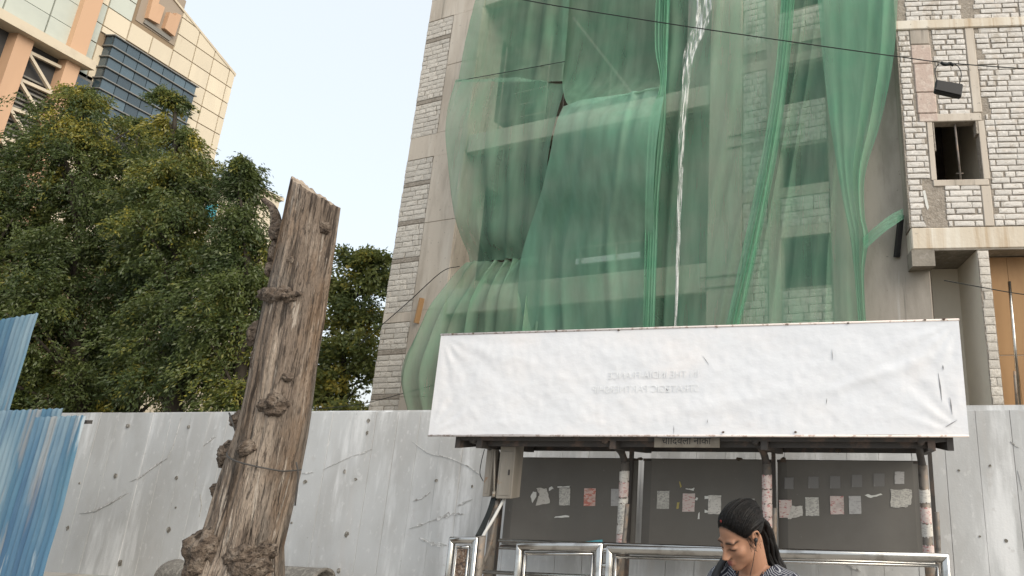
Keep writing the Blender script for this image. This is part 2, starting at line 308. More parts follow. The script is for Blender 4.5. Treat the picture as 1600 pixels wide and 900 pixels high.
# ------------------------------------------------------------------ ground
def sheet(name, x0, x1, y0, y1, z, m, fr=None):
    g = Geo()
    pts = [(x0, y0), (x1, y0), (x1, y1), (x0, y1)]
    g.add([(fr.P(a, b, z) if fr else (a, b, z)) for a, b in pts], [(0, 1, 2, 3)] if not fr else [(3, 2, 1, 0)])
    o = g.solo(name, m, '', '', kind='structure'); return o
sheet('ground', -900, 900, -900, 900, -.012, M['earth'])
sheet('road', -60, 60, 4.9, 16, -.004, M['asphalt'], W)
g = Geo(); g.fbox(W, -30, 45, .0, 4.6, -.1, ZF); g.solo('footpath', M['paving'], '', '', kind='structure')
g = Geo(); g.fbox(W, -30, 45, 4.6, 4.78, -.1, ZF + .012); g.solo('kerb', M['kerb'], '', '', kind='structure', bevel=.02)

# ------------------------------------------------------------------ compound wall of upright boards
def lump(cx, cz, r, n=9, sq=1.0, rnd=random):
    return [(cx + r * (.7 + .5 * rnd.random()) * math.cos(2 * math.pi * k / n), cz + sq * r * (.7 + .5 * rnd.random()) * math.sin(2 * math.pi * k / n)) for k in range(n)]
wall = thing('compound_wall', 'long weathered grey-white compound wall behind the dead trunk and bus shelter', 'wall', W.P(5, -.06, ZF - .05))
wtop = lambda s: np.interp(s, [-3, 12.5], [W.pix(110, 644)[1], W.pix(1600, 641)[1]])
g = Geo(); g.fbox(W, -3.4, 19, -.16, -.035, ZF - .1, 2.22); g.part('core', M['mortar'], wall)
g = Geo()
s_edges = [-3.4]
while s_edges[-1] < 18.6: s_edges.append(s_edges[-1] + .335 + random.uniform(-.012, .012))
for a, b in zip(s_edges[:-1], s_edges[1:]):
    zt = wtop((a + b) / 2) + random.uniform(-.002, .002); q = random.uniform(-.002, .002)
    g = Geo(); j = random.choice((.0008, .0012, .002, .003))
    g.box8([W.P(a + j, q, ZF - .08), W.P(b - j, q + random.uniform(-.002, .002), ZF - .08), W.P(b - j, -.033, ZF - .08), W.P(a + j, -.033, ZF - .08),
            W.P(a + j, q, zt), W.P(b - j, q + random.uniform(-.003, .003), zt + random.uniform(-.003, .003)), W.P(b - j, -.033, zt), W.P(a + j, -.033, zt)])
    g.part('board', M['wall'], wall, bevel=.0012)
g = Geo(); g.fbox(W, -3.4, 19, -.165, -.036, 2.22, 2.28); g.part('coping', M['wall'], wall)
rr = random.Random(3)
spots = [(200, 665, 4), (173, 685, 2), (181, 743, 3.4), (131, 744, 2), (125, 755, 2), (157, 826, 5), (106, 825, 3), (197, 837, 2), (188, 880, 5), (192, 869, 2.5), (264, 828, 4), (254, 835, 2.6), (276, 747, 3.4), (287, 737, 2.4), (275, 793, 2), (250, 668, 3), (295, 667, 3.5), (304, 657, 3),
         (576, 657, 3.5), (568, 657, 3), (574, 676, 3), (525, 709, 3), (539, 737, 3.4), (518, 733, 4), (477, 753, 4.5), (479, 697, 2.4), (556, 749, 3.6), (610, 706, 2.4), (682, 751, 3.4), (710, 742, 3), (542, 835, 4.2), (593, 826, 2.4), (530, 891, 4), (670, 841, 3.4), (456, 817, 2.4), (642, 879, 2.2), (738, 760, 2.2),
         (1528, 690, 3), (1547, 728, 3.5), (1508, 794, 3.2), (1531, 838, 2.6), (1560, 662, 2.6), (1572, 845, 4), (1585, 770, 3), (1498, 735, 3), (1525, 866, 3.5)]
for u, v, r in spots[::2]:
    s, z = W.pix(u, v); k = W.pix(u + r, v)[0] - s
    Geo().prism(W, lump(s, z, k * .72, 9, rr.uniform(.8, 1.4), rr), .002, .0075).part('pockmark', M['spot'], wall)
def scar(path, w, m='scar'):
    P = smoothpath([(*W.pix(u, v), 0) for u, v in path], 5); up, lo = [], []
    for i, p in enumerate(P):
        t = i / (len(P) - 1); ww = w * .75 * (.15 + math.sin(math.pi * t)) * rr.uniform(.1, 1.1)
        up.append((p.x, p.y + ww)); lo.append((p.x, p.y - ww * rr.uniform(.4, 1)))
    Geo().prism(W, lo + up[::-1], .002, .0068).part('patched_crack', M[m], wall)
scar([(125, 802), (150, 797), (180, 782), (200, 770)], .03); scar([(205, 752), (222, 744), (240, 730), (262, 716)], .035); scar([(262, 716), (270, 700), (276, 680), (284, 652)], .012)
scar([(318, 697), (330, 687), (338, 682)], .03); scar([(472, 740), (490, 738)], .02); scar([(553, 712), (568, 708), (582, 701)], .03); scar([(505, 734), (530, 722), (552, 712)], .012)
scar([(645, 783), (660, 778), (673, 768)], .03); scar([(640, 826), (680, 812), (705, 804), (724, 803)], .045); scar([(715, 790), (738, 780)], .025); scar([(655, 840), (676, 850), (700, 852)], .045)
scar([(645, 690), (670, 708), (700, 715), (730, 728), (752, 742)], .012); scar([(1310, 868), (1322, 880), (1345, 893)], .04); scar([(1590, 735), (1597, 765)], .02); scar([(1578, 690), (1592, 700)], .02)
scar([(313, 772), (315, 790), (312, 808)], .004, 'spot')

# ------------------------------------------------------------------ blue corrugated tin sheets at the left
B = Fr(*[aty(60, 700, 6.7)[i] for i in (0, 1)], 11.6)
fence = thing('tin_sheet_fence', 'blue corrugated tin sheet hoarding with peeling paint, at the left edge', 'fence', B.P(-.4, 0, ZF))
def tin(u0, u1, vt, q, lean=0, tilt=0.0, mt='tin', pitch=.076, amp=.011):
    sL = B.pix(u0, vt, q)[0]; sR, zt = B.pix(u1, vt, q)[0], B.pix(u1, vt, q)[1]
    n = int((sR - sL) / pitch * 8); V = []; Fc = []; nz = 14; zs = np.linspace(ZF, zt, nz)
    for side in (0, 1):
        for j, z in enumerate(zs):
            for i in range(n + 1):
                x = sL + (sR - sL) * i / n
                dz = (tilt * (x - sR) + .006 * math.sin(x * 40 + i)) * (j / (nz - 1))
                q_ = q + amp * math.sin((x - sL) / pitch * 2 * math.pi) + .012 * mnoise.noise(Vector((x * 2, z * 2, q * 9))) - side * .0012
                V.append(Vector(B.P(x, q_, z + dz)) - OFF[fence.name])
    k = (n + 1) * nz
    for side in (0, 1):
        for j in range(nz - 1):
            for i in range(n):
                a = side * k + j * (n + 1) + i; f = (a, a + 1, a + n + 2, a + n + 1); Fc.append(f if not side else f[::-1])
    o = raw('corrugated_sheet', npmesh('corrugated_sheet', V, Fc, True), M[mt], fence); return o
tin(-95, 60, 489, .0, tilt=.1); tin(-40, 98, 638, .05, tilt=.02); tin(56, 134, 649, .095, tilt=.02)
g = Geo(); a, z = B.pix(136, 655, -.03); g.fbox(B, -1.4, a + .015, -.075, -.025, z - .05, z - .01); g.fbox(B, -1.4, a - .1, -.075, -.025, .75, .81); g.part('batten', M['iron'], fence)
for s_ in (-1.3, -.3): Geo().fbox(B, s_, s_ + .05, -.125, -.077, ZF, z + .02).part('stake', M['iron'], fence)

# ------------------------------------------------------------------ pipe lying behind the trunk
c0 = Vector(W.U(262, 904, .62)); c1 = Vector(W.U(506, 905, .62)); axis = (c1 - c0).normalized(); R_ = .155
zc = ZF + R_ + .3
zc = (c0.z + c1.z) / 2
g = Geo(); n = 28; ringsp = [(c0, R_), (c0 + axis * .04, R_ + .012), (c0 + axis * .1, R_), (c1 - axis * .1, R_), (c1 - axis * .03, R_ + .006), (c1, R_), (c1, R_ - .03), (c0 + axis * .8, R_ - .03)]
yv = axis.cross(Vector((0, 0, 1))); V = []
for p, r in ringsp:
    p = Vector((p.x, p.y, zc))
    for k in range(n):
        t = 2 * math.pi * k / n; V.append(p + (Vector((0, 0, 1)) * math.cos(t) + yv * math.sin(t)) * r)
g.add(V, [(i * n + k, i * n + (k + 1) % n, (i + 1) * n + (k + 1) % n, (i + 1) * n + k) for i in range(len(ringsp) - 1) for k in range(n)] + [tuple(range(n))])
g.solo('concrete_pipe', M['pipe'], 'dusty round concrete pipe lying behind the foot of the dead trunk', 'pipe', smooth=True)
for u in (290, 470):
    s, z = W.pix(u, 902, .62)
    g = Geo(); g.fbox(W, s - .2, s + .2, .45, .8, ZF, zc - R_ + .012); g.solo('concrete_support', M['kerb'], 'rough concrete block under the %s end of the round pipe' % ('left' if u < 400 else 'right'), 'block', bevel=.02)

# ------------------------------------------------------------------ the dead trunk
TY = 5.0
edges = [(905, 292, 442), (860, 314, 441), (800, 334, 455), (740, 352, 469), (680, 372, 481), (620, 386, 490), (560, 396, 499), (500, 408, 509), (440, 421, 517), (380, 434, 525), (320, 446, 533), (275, 455, 540)]
zz, cx, rad = [], [], []
for v, a, b in edges:
    A = aty(a, v, TY); B_ = aty(b, v, TY); zz.append((A.z + B_.z) / 2); cx.append((A.x + B_.x) / 2); rad.append((B_.x - A.x) / 2 * .79)
zz = [ZF - .05] + zz; cx = [cx[0] - .02] + cx; rad = [rad[0] * 1.35] + rad
base = Vector((cx[0], TY, ZF)); trunk = thing('dead_tree_trunk', 'tall bare dead tree trunk cut off at a slant, with dark burls', 'tree trunk', base)
NA, NZ = 220, 150; ztop = aty(490, 300, TY).z
V = []; topL = aty(457, 279, TY).z; topR = aty(533, 322, TY).z
for j in range(NZ):
    f = j / (NZ - 1)
    for k in range(NA):
        th = 2 * math.pi * k / NA
        lim = topL + (topR - topL) * (math.cos(th) * .5 + .5) ** .9 + .02 * mnoise.noise(Vector((math.cos(th) * 6, math.sin(th) * 6, 3)))
        z = ZF - .05 + f * (lim - ZF + .05)
        r = np.interp(z, zz, rad); x0 = np.interp(z, zz, cx)
        p = Vector((math.cos(th), math.sin(th), 0))
        fl = .1 * mnoise.noise(Vector((p.x * 1.3, p.y * 1.3, z * .35))) + .055 * mnoise.noise(Vector((p.x * 4.2, p.y * 4.2, z * .5 + 5))) + .045 * mnoise.noise(Vector((p.x * 11, p.y * 11, z * .9 + 9))) + .03 * mnoise.noise(Vector((p.x * 24, p.y * 24, z * 1.6)))
        r *= 1 + fl
        V.append((x0 + p.x * r - base.x, p.y * r, z - base.z))
cap = len(V); V.append((np.interp(ztop, zz, cx) - base.x, 0, (topL + topR) / 2 - base.z - .03))
me = bpy.data.meshes.new('stem')
Fc = [(j * NA + k, j * NA + (k + 1) % NA, (j + 1) * NA + (k + 1) % NA, (j + 1) * NA + k) for j in range(NZ - 1) for k in range(NA)]
Fc += [((NZ - 1) * NA + k, (NZ - 1) * NA + (k + 1) % NA, cap) for k in range(NA)]
me.from_pydata(V, [], Fc); me.materials.append(M['bark']); me.materials.append(M['cutwood'])
me.polygons.foreach_set('use_smooth', [True] * (NZ - 1) * NA + [False] * NA)
for i in range((NZ - 1) * NA, len(me.polygons)): me.polygons[i].material_index = 1
me.update(); raw('stem', me, None, trunk)
def burl(u, v, rx, rz, depth=None, seed=0, name='burl', m='burl', rough=.27, sub=4):
    """knobbly growth on the trunk near pixel u, v; sizes in pixels"""
    y = TY
    for _ in range(6):
        k = y / 936; p = aty(u, v, y); z = p.z
        r = np.interp(z, zz, rad); x0 = np.interp(z, zz, cx); dx = max(-.97, min(.97, (p.x - x0) / r))
        y = .5 * y + .5 * (TY - r * math.sqrt(1 - dx * dx) * .93)
    p.x = x0 + max(-1.14, min(1.1, (p.x - x0) / r)) * r
    bm = bmesh.new(); bmesh.ops.create_icosphere(bm, subdivisions=sub, radius=1)
    for vt in bm.verts:
        n = vt.co.normalized(); o_ = Vector((seed * 7.1, seed * 3.3, seed))
        d = 1 + rough * mnoise.noise(n * 1.7 + o_) + rough * .7 * mnoise.noise(n * 4 + o_) + rough * .45 * mnoise.noise(n * 9 + o_)
        vt.co = Vector((n.x * rx * k * d, n.y * min(rx, rz) * k * .9 * d, n.z * rz * k * d)) + Vector((p.x, y, z)) - base
    me = bpy.data.meshes.new(name); bm.to_mesh(me); bm.free(); me.polygons.foreach_set('use_smooth', [True] * len(me.polygons)); return raw(name, me, M[m], trunk)
for i, a in enumerate([(436, 461, 31, 15), (400, 522, 13, 22), (428, 632, 20, 17), (388, 699, 13, 12), (346, 710, 16, 20), (346, 765, 13, 12), (374, 868, 21, 15), (410, 862, 20, 15), (326, 862, 26, 40), (385, 890, 34, 18),
                      (455, 407, 7, 7), (448, 590, 9, 7), (506, 356, 11, 11), (476, 355, 4, 4), (482, 303, 4, 4), (430, 362, 13, 18), (425, 640, 10, 9), (360, 655, 13, 13), (418, 420, 8, 14)]): burl(*a, seed=i + 1)
for i, a in enumerate([(404, 560, 8, 20), (420, 395, 8, 26), (352, 655, 10, 14)]): burl(*a, seed=i + 40, name='bark_ridge')
p_ = [aty(432, 352, TY), aty(430, 335, TY), aty(424, 322, TY), aty(412, 312, TY)]; g = Geo(); g.tube(smoothpath(p_, 5), [.045 - .024 * i / 15 for i in range(16)], 8); g.part('branch_stub', M['burl'], trunk, smooth=True)
# wire round the trunk
pts = []; z0 = aty(400, 715, TY).z
for k in range(33):
    th = math.radians(200 + 250 * k / 32 + 0); th = math.radians(175 + 200 * k / 32)
    f = k / 32; z = aty(400, 690 + 45 * min(1, f * 1.25) ** .8, TY).z; r = np.interp(z, zz, rad) * 1.07 + .006; x0 = np.interp(z, zz, cx)
    pts.append((x0 + r * math.cos(th), TY + r * math.sin(th), z))
pts = [tuple(aty(358, 645, TY - .1)), tuple(aty(366, 668, TY - .16))] + pts[1:]
g = Geo(); g.tube(pts, .006, 6); g.tube(smoothpath([aty(463, 722, TY - .18), aty(466, 745, TY - .16), aty(461, 790, TY - .14)], 5), .006, 6)
g.solo('binding_wire', M['wire'], 'loose dark wire looped around the middle of the dead trunk', 'wire', smooth=True)

# ------------------------------------------------------------------ the unfinished building
bld = thing('unfinished_building', 'unfinished concrete and grey block building draped in green netting', 'building', F.P(9, 0, 0))
J = Fr(*F.P(2.76, 0, 0)[:2], -70.5)                    # left jamb of the open bay: s runs into the building
def block_variants(n=7):
    out = []
    for i in range(n):
        bm = bmesh.new(); bmesh.ops.create_grid(bm, x_segments=7, y_segments=4, size=.5)
        vs_ = [v.co.copy() for v in bm.verts]; bm.free()
        g = Geo(); nx, ny = 8, 5; r = random.Random(i); V = []
        for j in range(ny):
            for k in range(nx):
                x, z = k / (nx - 1) - .5, j / (ny - 1) - .5; e = k in (0, nx - 1) or j in (0, ny - 1)
                wob = .045 * mnoise.noise(Vector((x * 5 + i * 9, z * 5, 0))) if e else 0
                wz = .09 * mnoise.noise(Vector((x * 4 + i * 5, z * 3, 7))) if e else 0
                V.append((x * (1 + wob), (.0 if e else -.5) - (.35 * mnoise.noise(Vector((x * 3 + i * 3, z * 3, 2))) if not e else 0), z * (1 + wz)))
        for k in range(nx * ny): V.append((V[k][0], .6, V[k][2]))
        Fc = [(j * nx + k, j * nx + k + 1, (j + 1) * nx + k + 1, (j + 1) * nx + k) for j in range(ny - 1) for k in range(nx - 1)]
        ring = [k for k in range(nx)] + [j * nx + nx - 1 for j in range(1, ny)] + [(ny - 1) * nx + k for k in range(nx - 2, -1, -1)] + [j * nx for j in range(ny - 2, 0, -1)]
        for a, b in zip(ring, ring[1:] + ring[:1]): Fc.append((b, a, a + nx * ny, b + nx * ny))
        out.append((V, Fc))
    return out
BV = block_variants(); BM = {}
def bmesh_for(i, m):
    if (i, m) not in BM:
        me = bpy.data.meshes.new('block'); me.from_pydata(BV[i][0], [], BV[i][1]); me.update(); me.materials.append(M[m]); BM[i, m] = me
    return BM[i, m]
NBLK = [0]
def courses(parent, fr, s0, s1, z0, z1, h, L, q, m, joint=.014, skip=(), loose=None, rnd=random.Random(11), seen=None):
    """running-bond blocks; each is an object of its own unless a Geo is passed in loose"""
    nrow = max(1, round((z1 - z0) / h)); h = (z1 - z0) / nrow; off = OFF[parent.name]
    for j in range(nrow):
        zc_ = z0 + (j + .5) * h; s = s0 - (rnd.uniform(.3, .7) * L if j % 2 else rnd.uniform(0, .15) * L)
        while s < s1 - .03:
            e = s + L * rnd.choice((.55, .85, .95, 1, 1.05, 1.15)); a, b = max(s, s0), min(e, s1); s = e
            if b - a < .07: continue
            if any(a < k[1] and b > k[0] and zc_ > k[2] and zc_ < k[3] for k in skip):
                for k in skip:
                    if a < k[1] and b > k[0] and k[2] < zc_ < k[3]:
                        if a < k[0]: b = min(b, k[0])
                        elif b > k[1]: a = max(a, k[1])
                        else: a = b
                if b - a < .07: continue
            jj = joint * rnd.choice((.5, .8, 1.2, 1.6, 3.2)); c = Vector(fr.P((a + b) / 2, q + rnd.uniform(-.006, .008), zc_)) - off
            sx, sy, sz = b - a - jj, .013, h - joint * rnd.uniform(.8, 1.7)
            rx = rnd.uniform(-.012, .012); i = rnd.randrange(len(BV))
            mtx = Matrix.Translation(c) @ Matrix.Rotation(-fr.a, 4, 'Z') @ Matrix.Rotation(rx, 4, 'Y') @ Matrix.Diagonal((sx, sy, sz, 1))
            if loose is not None or NBLK[0] >= 300 or (seen and not seen(zc_)):
                (loose if loose is not None else SPARE[m]).add([mtx @ Vector(v) + off for v in BV[i][0]], BV[i][1])
            else:
                NBLK[0] += 1; o = raw('block', bmesh_for(i, m), None, parent); o.matrix_local = mtx
SPARE = {'aac': Geo(), 'aacw': Geo()}
ZT = 25.0
# --- left pier: block panels between thin concrete bands, then the concrete column
PR = 1.27
zb = lambda v, u=610: F.pix(u, v)[1]
slabs = [(zb(505), zb(490)), (zb(252, 640), zb(218, 640)), (zb(36, 670), zb(5, 670))]
bands = [zb(620), zb(551, 600), zb(408, 625), zb(349, 635), zb(289, 642), zb(162, 655), zb(66, 668)]
pier = Geo(); pier.fbox(F, -.05, PR, -.3, -.004, 0, ZT); pier = pier.part('block_pier', M['mortar'], bld)
cuts = sorted([(0, .4)] + slabs + [(b - .09, b + .09) for b in bands] + [(ZT, ZT)])
for (a0, a1), (b0, b1) in zip(cuts[:-1], cuts[1:]):
    courses(pier, F, -.06, PR - .02, a1 + .006, b0 - .006, .2, .56, .012, 'aac', seen=lambda z: 2.2 < z < 20)
for b in bands: Geo().fbox(F, -.055, PR, -.1, .012, b - .075, b + .075).part('tie_band', M['mortar'], pier, bevel=.012)
for a, b in slabs + [(ZT - .2, ZT + .2)]: Geo().fbox(F, -.03, PR + .003, -.1, .028, a, b).part('floor_slab_edge', M['conc'], bld, bevel=.015)
for a, b in zip([0] + [x[1] + .012 for x in slabs], [x[0] - .012 for x in slabs] + [ZT]):
    m_ = (a + b) / 2; k = m_ + .3
    for c, d in ((a, k - .006), (k + .006, b)): Geo().fbox(F, PR + .006, 2.72, -.4, .034, c, d).part('column_lift', M['conc'], bld, bevel=.012)
for a, b in slabs: Geo().fbox(F, PR + .006, 2.75, -.4, .03, a - .012, b + .012).part('column_head', M['conc'], bld)
# --- side wall, back wall, roof, closing wall: unseen mass added to block the sun
g = Geo(); g.box8([F.P(-.05, -14, 0), F.P(.2, -14, 0), F.P(.2, -.31, 0), F.P(-.05, -.31, 0), F.P(-.05, -14, ZT), F.P(.2, -14, ZT), F.P(.2, -.31, ZT), F.P(-.05, -.31, ZT)][::1]); g.part('side_wall', M['conc'], bld)
Geo().fbox(F, .21, 18.3, -14, -13.8, 0, ZT - .3).part('rear_wall', M['soffit'], bld); Geo().fbox(F, 18.05, 18.29, -13.79, -.32, 0, ZT - .26).part('closing_wall', M['soffit'], bld)
Geo().fbox(F, -.05, 18.3, -14, -.32, ZT - .25, ZT).part('roof_slab', M['conc'], bld)
jw = Geo(); op = [(1.1, 4.2, 7.3, 10.9), (1.1, 4.2, 13.6, 17.2), (1.1, 4.2, 1.2, 4.8)]
holes_wall(jw, J, 0.04, 13.7, 0, ZT - .3, op, -.2, 0); jw.part('bay_side_wall', M['conc'], bld)
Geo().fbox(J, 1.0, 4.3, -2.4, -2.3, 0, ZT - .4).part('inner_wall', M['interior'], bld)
# --- open floors in the middle bay
levels = [(F.pix(1004, 465)[1], F.pix(1004, 421)[1]), (11.75, 12.45), (17.95, 18.8)]
for a, b in levels:
    Geo().fbox(F, 2.78, 12.28, -.28, 0, a, b).part('edge_beam', M['conc'], bld, bevel=.02)
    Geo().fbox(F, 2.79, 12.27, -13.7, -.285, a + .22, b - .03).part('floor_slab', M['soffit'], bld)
    for k in range(13):
        p0 = Vector(F.P(3.4 + k * .78, -.6, a + .2)); p1 = p0 + Vector((.42, 8.5, 0)).normalized() * random.uniform(5.5, 8.5)
        Geo().bar(p0, p1, .035, .05).part('form_joint', M['iron'], bld)
    for s_ in (4.4, 6.6): Geo().bar(F.P(s_, -3, b), F.P(s_, -3, b + 5.1), .07).part('steel_prop', M['post'], bld)
Geo().fbox(F, 7.6, 8.2, -6.5, -6.0, 0, ZT - .4).part('inner_column', M['conc'], bld)
Geo().fbox(F, 3.2, 12.2, -9.3, -9.1, 0, ZT - .4).part('inner_partition', M['soffit'], bld)
b0 = levels[0][1]
rail = Geo(); rail.tube([F.P(6.6, -.1, b0 + .95), F.P(10.6, -.1, b0 + .95)], .025, 6); rail.tube([F.P(6.6, -.1, b0 + .4), F.P(10.6, -.1, b0 + .4)], .025, 6)
for s_ in (6.6, 7.9, 9.2, 10.5): rail.tube([F.P(s_, -.1, b0), F.P(s_, -.1, b0 + .98)], .025, 6)
rail.part('guard_rail', M['post'], bld, smooth=True)
g = Geo(); g.fbox(F, 7.7, 10.0, -.16, -.14, b0 + .42, b0 + .62); g.part('pale_sheet', M['banner'], bld)
b1 = levels[1][1]
rail = Geo()
for k in range(5): rail.tube([F.P(4.0, -.1, b1 + .35 + .5 * k), F.P(6.0, -.1, b1 + .35 + .5 * k)], .022, 6)
for s_ in (4.0, 6.0): rail.tube([F.P(s_, -.1, b1), F.P(s_, -.1, b1 + 3.4)], .025, 6)
rail.part('guard_rail', M['post'], bld, smooth=True)
Geo().bar(F.P(6.3, -.8, b1 + 4.6), F.P(9.2, -.8, b1 + .6), .09).part('raking_prop', M['post'], bld)
Geo().fbox(F, 10.95, 12.27, -1.3, -1.0, 0, ZT - .3).part('recessed_wall', M['concd'], bld)
# --- right of the bay: column, block strip, window bay, wide concrete wall
wins = [(14.5, 15.85, F.pix(1258, 448)[1], F.pix(1250, 367)[1]), (14.5, 15.85, 8.5, 9.86), (14.5, 15.85, 11.25, 12.46), (14.5, 15.85, 14.4, 15.8)]
g = Geo(); holes_wall(g, F, 12.3, 16.0, 0, ZT, wins, -.3, 0); fw = g.part('window_wall', M['mortar'], bld)
Geo().fbox(F, 12.29, 13.34, -.31, .06, 0, ZT).part('column', M['conc'], bld, bevel=.015)
Geo().fbox(F, 14.12, 14.47, -.02, .04, 0, ZT).part('stiffener', M['conc'], bld, bevel=.01)
Geo().fbox(F, 15.88, 18.3, -.31, .05, 0, ZT).part('shear_wall', M['concd'], bld, bevel=.015)
cov = Geo()
for z in (F.pix(1209, 374)[1], 8.35, 12.55, 13.2):
    Geo().fbox(F, 13.35, 15.87, -.02, .035, z, z + .3).part('tie_band', M['conc'], fw)
zr = [0.3, F.pix(1209, 374)[1], 8.35, 12.55, 13.2, 16]
for a, b in zip(zr[:-1], zr[1:]):
    if b - a < .8: continue
    courses(bld, F, 13.36, 14.11, a + .31, b - .01, .21, .6, .012, 'aac', loose=cov)
    courses(bld, F, 14.48, 15.86, a + .31, b - .01, .21, .6, .012, 'aac', loose=cov, skip=[(w[0], w[1], w[2], w[3]) for w in wins])
o = cov.part('block', M['aac'], bld); o['kind'] = 'stuff'
for w in wins:
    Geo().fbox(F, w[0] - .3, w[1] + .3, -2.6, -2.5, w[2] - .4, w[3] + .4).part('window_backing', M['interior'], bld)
for u, v in ((1140, 215), (1138, 233), (1095, 435), (1090, 452)):
    s_, z_ = F.pix(u, v); Geo().fbox(F, s_, s_ + (2.3 if u > 1100 else 1.3), .065, .1, z_ - .018, z_ + .018).part('scaffold_ledge', M['concd'], bld)
# --- right wing
gz = lambda v, u=1500: G.pix(u, v)[1]
wz0, wz1 = gz(281), gz(190); ws0, ws1 = G.pix(1460, 235)[0], G.pix(1532, 235)[0]
sl0, sl1 = gz(390, 1424), gz(356, 1424); lb0, lb1 = gz(45), gz(31); SW = 9.5
g = Geo(); holes_wall(g, G, 0, SW, sl1 + .002, ZT, [(ws0, ws1, wz0, wz1)], -.25, -.002); wing = g.part('wing_wall', M['mortar'], bld)
Geo().fbox(G, .02, SW, -4.2, .012, sl0, sl1).part('wing_slab', M['concw'], bld, bevel=.03)
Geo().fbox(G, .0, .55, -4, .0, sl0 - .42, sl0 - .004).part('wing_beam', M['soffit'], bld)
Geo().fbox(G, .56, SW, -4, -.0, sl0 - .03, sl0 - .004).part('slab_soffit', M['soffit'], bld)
Geo().fbox(G, -.02, SW, -.05, .06, lb0, lb1).part('ledge_beam', M['concw'], wing, bevel=.02)
Geo().fbox(G, -.01, SW, -.05, .03, ZT - .3, ZT + .1).part('parapet', M['conc'], wing)
Geo().fbox(G, .0, .25, -2.4, -.252, sl1 + .002, ZT).part('wing_side', M['concd'], bld)
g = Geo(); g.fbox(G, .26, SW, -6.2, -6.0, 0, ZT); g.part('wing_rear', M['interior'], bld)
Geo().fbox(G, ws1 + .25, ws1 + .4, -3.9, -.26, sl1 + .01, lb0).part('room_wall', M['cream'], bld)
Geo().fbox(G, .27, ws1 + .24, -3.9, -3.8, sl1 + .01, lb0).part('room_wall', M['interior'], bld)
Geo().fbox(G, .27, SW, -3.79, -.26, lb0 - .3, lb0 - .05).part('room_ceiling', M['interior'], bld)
# window surround, prop
Geo().fbox(G, ws0 - .06, ws1 + .1, -.02, .035, wz1, wz1 + .22).part('lintel', M['conc'], wing, bevel=.015)
Geo().fbox(G, ws0 - .1, ws1 + .12, -.02, .03, wz0 - .17, wz0).part('sill', M['conc'], wing, bevel=.015)
Geo().fbox(G, ws0 - .14, ws0 - .004, -.02, .024, wz0, wz1).part('jamb', M['conc'], wing, bevel=.01)
Geo().fbox(G, ws1 + .004, ws1 + .16, -.02, .024, wz0, wz1).part('jamb', M['conc'], wing, bevel=.01)
Geo().fbox(G, ws0 + .01, ws0 + .04, -.2, .02, wz0 + .8, wz1 - .02).part('shutter_batten', M['mortar'], wing); Geo().fbox(G, ws1 - .06, ws1 - .01, -.2, .03, wz1 - .36, wz1 - .01).part('shutter_batten', M['mortar'], wing)
g = Geo(); c = (ws0 + ws1) / 2; g.tube([G.P(c + .05, -.1, wz0), G.P(c + .03, -.1, wz1 - .02)], .028, 8); g.tube([G.P(c - .05, -.1, wz0 + .22), G.P(c + .13, -.1, wz0 + .22)], .014, 6); g.part('steel_prop', M['post'], wing, smooth=True)
# pilasters and block panels
st = [(.0, .0), (G.pix(1429, 110)[0], G.pix(1459, 110)[0]), (G.pix(1533, 300)[0] + .0, G.pix(1548, 300)[0])]
ca, cb = st[2]
Geo().fbox(G, ca, cb, -.02, .03, wz1 + .24, lb0).part('stiffener', M['conc'], wing, bevel=.015); Geo().fbox(G, ca, cb, -.02, .026, sl1 + .004, wz0 - .18).part('stiffener', M['conc'], wing, bevel=.015)
pa, pb = st[1]
zs = [gz(v, 1445) for v in (192, 178, 145, 100, 70, 46)]
for i, (a, b) in enumerate(zip(zs[:-1], zs[1:])):
    dx = -.05 * i / 4; Geo().fbox(G, pa + dx + random.uniform(-.02, .02), pb + dx, -.02, .04 - .004 * i, a + .01, b - .01).part('pilaster_patch', M['plaster_pink'] if i < 4 else M['concd'], wing, bevel=.02)
g = Geo(); a = G.pix(1446, 330)[0]; g.prism(G, lump(a, gz(330, 1446), .12, 11, 2.6), -.01, .02); g.part('mortar_smear', M['mortar'], wing)
g = Geo(); g.prism(G, [G.pix(*p) for p in ((1441, 299), (1445, 298), (1451, 325), (1449, 329), (1446, 322))], .03, .034); g.part('white_scrap', M['scrap'], wing)
BH, BL, QW = .158, .5, .014
sk = [(ws0 - .16, ws1 + .18, wz0 - .18, wz1 + .23), (pa - .06, pb + .02, zs[0], lb0), (ca - .01, cb + .01, sl1, wz0 - .17), (ca - .01, cb + .01, wz1 + .2, lb0), (pa, pb, sl1, wz0)]
vis = lambda z: z < 13.9
courses(wing, G, .03, 3.3, sl1 + .006, lb0 - .006, BH, BL, QW, 'aacw', skip=sk, seen=vis, joint=.026)
courses(wing, G, .28, 3.3, lb1 + .006, 14.6, BH, BL, QW, 'aacw', skip=[(ca - .01, cb + .05, 0, 30)], seen=vis, joint=.026)
courses(bld, G, 3.3, SW, sl1 + .006, lb0 - .006, BH, BL, QW, 'aacw', loose=SPARE['aacw']); courses(bld, G, 0, SW, 14.6, ZT - .32, BH, BL, QW, 'aacw', loose=SPARE['aacw']); courses(bld, G, 3.3, SW, lb1 + .006, 14.6, BH, BL, QW, 'aacw', loose=SPARE['aacw'])
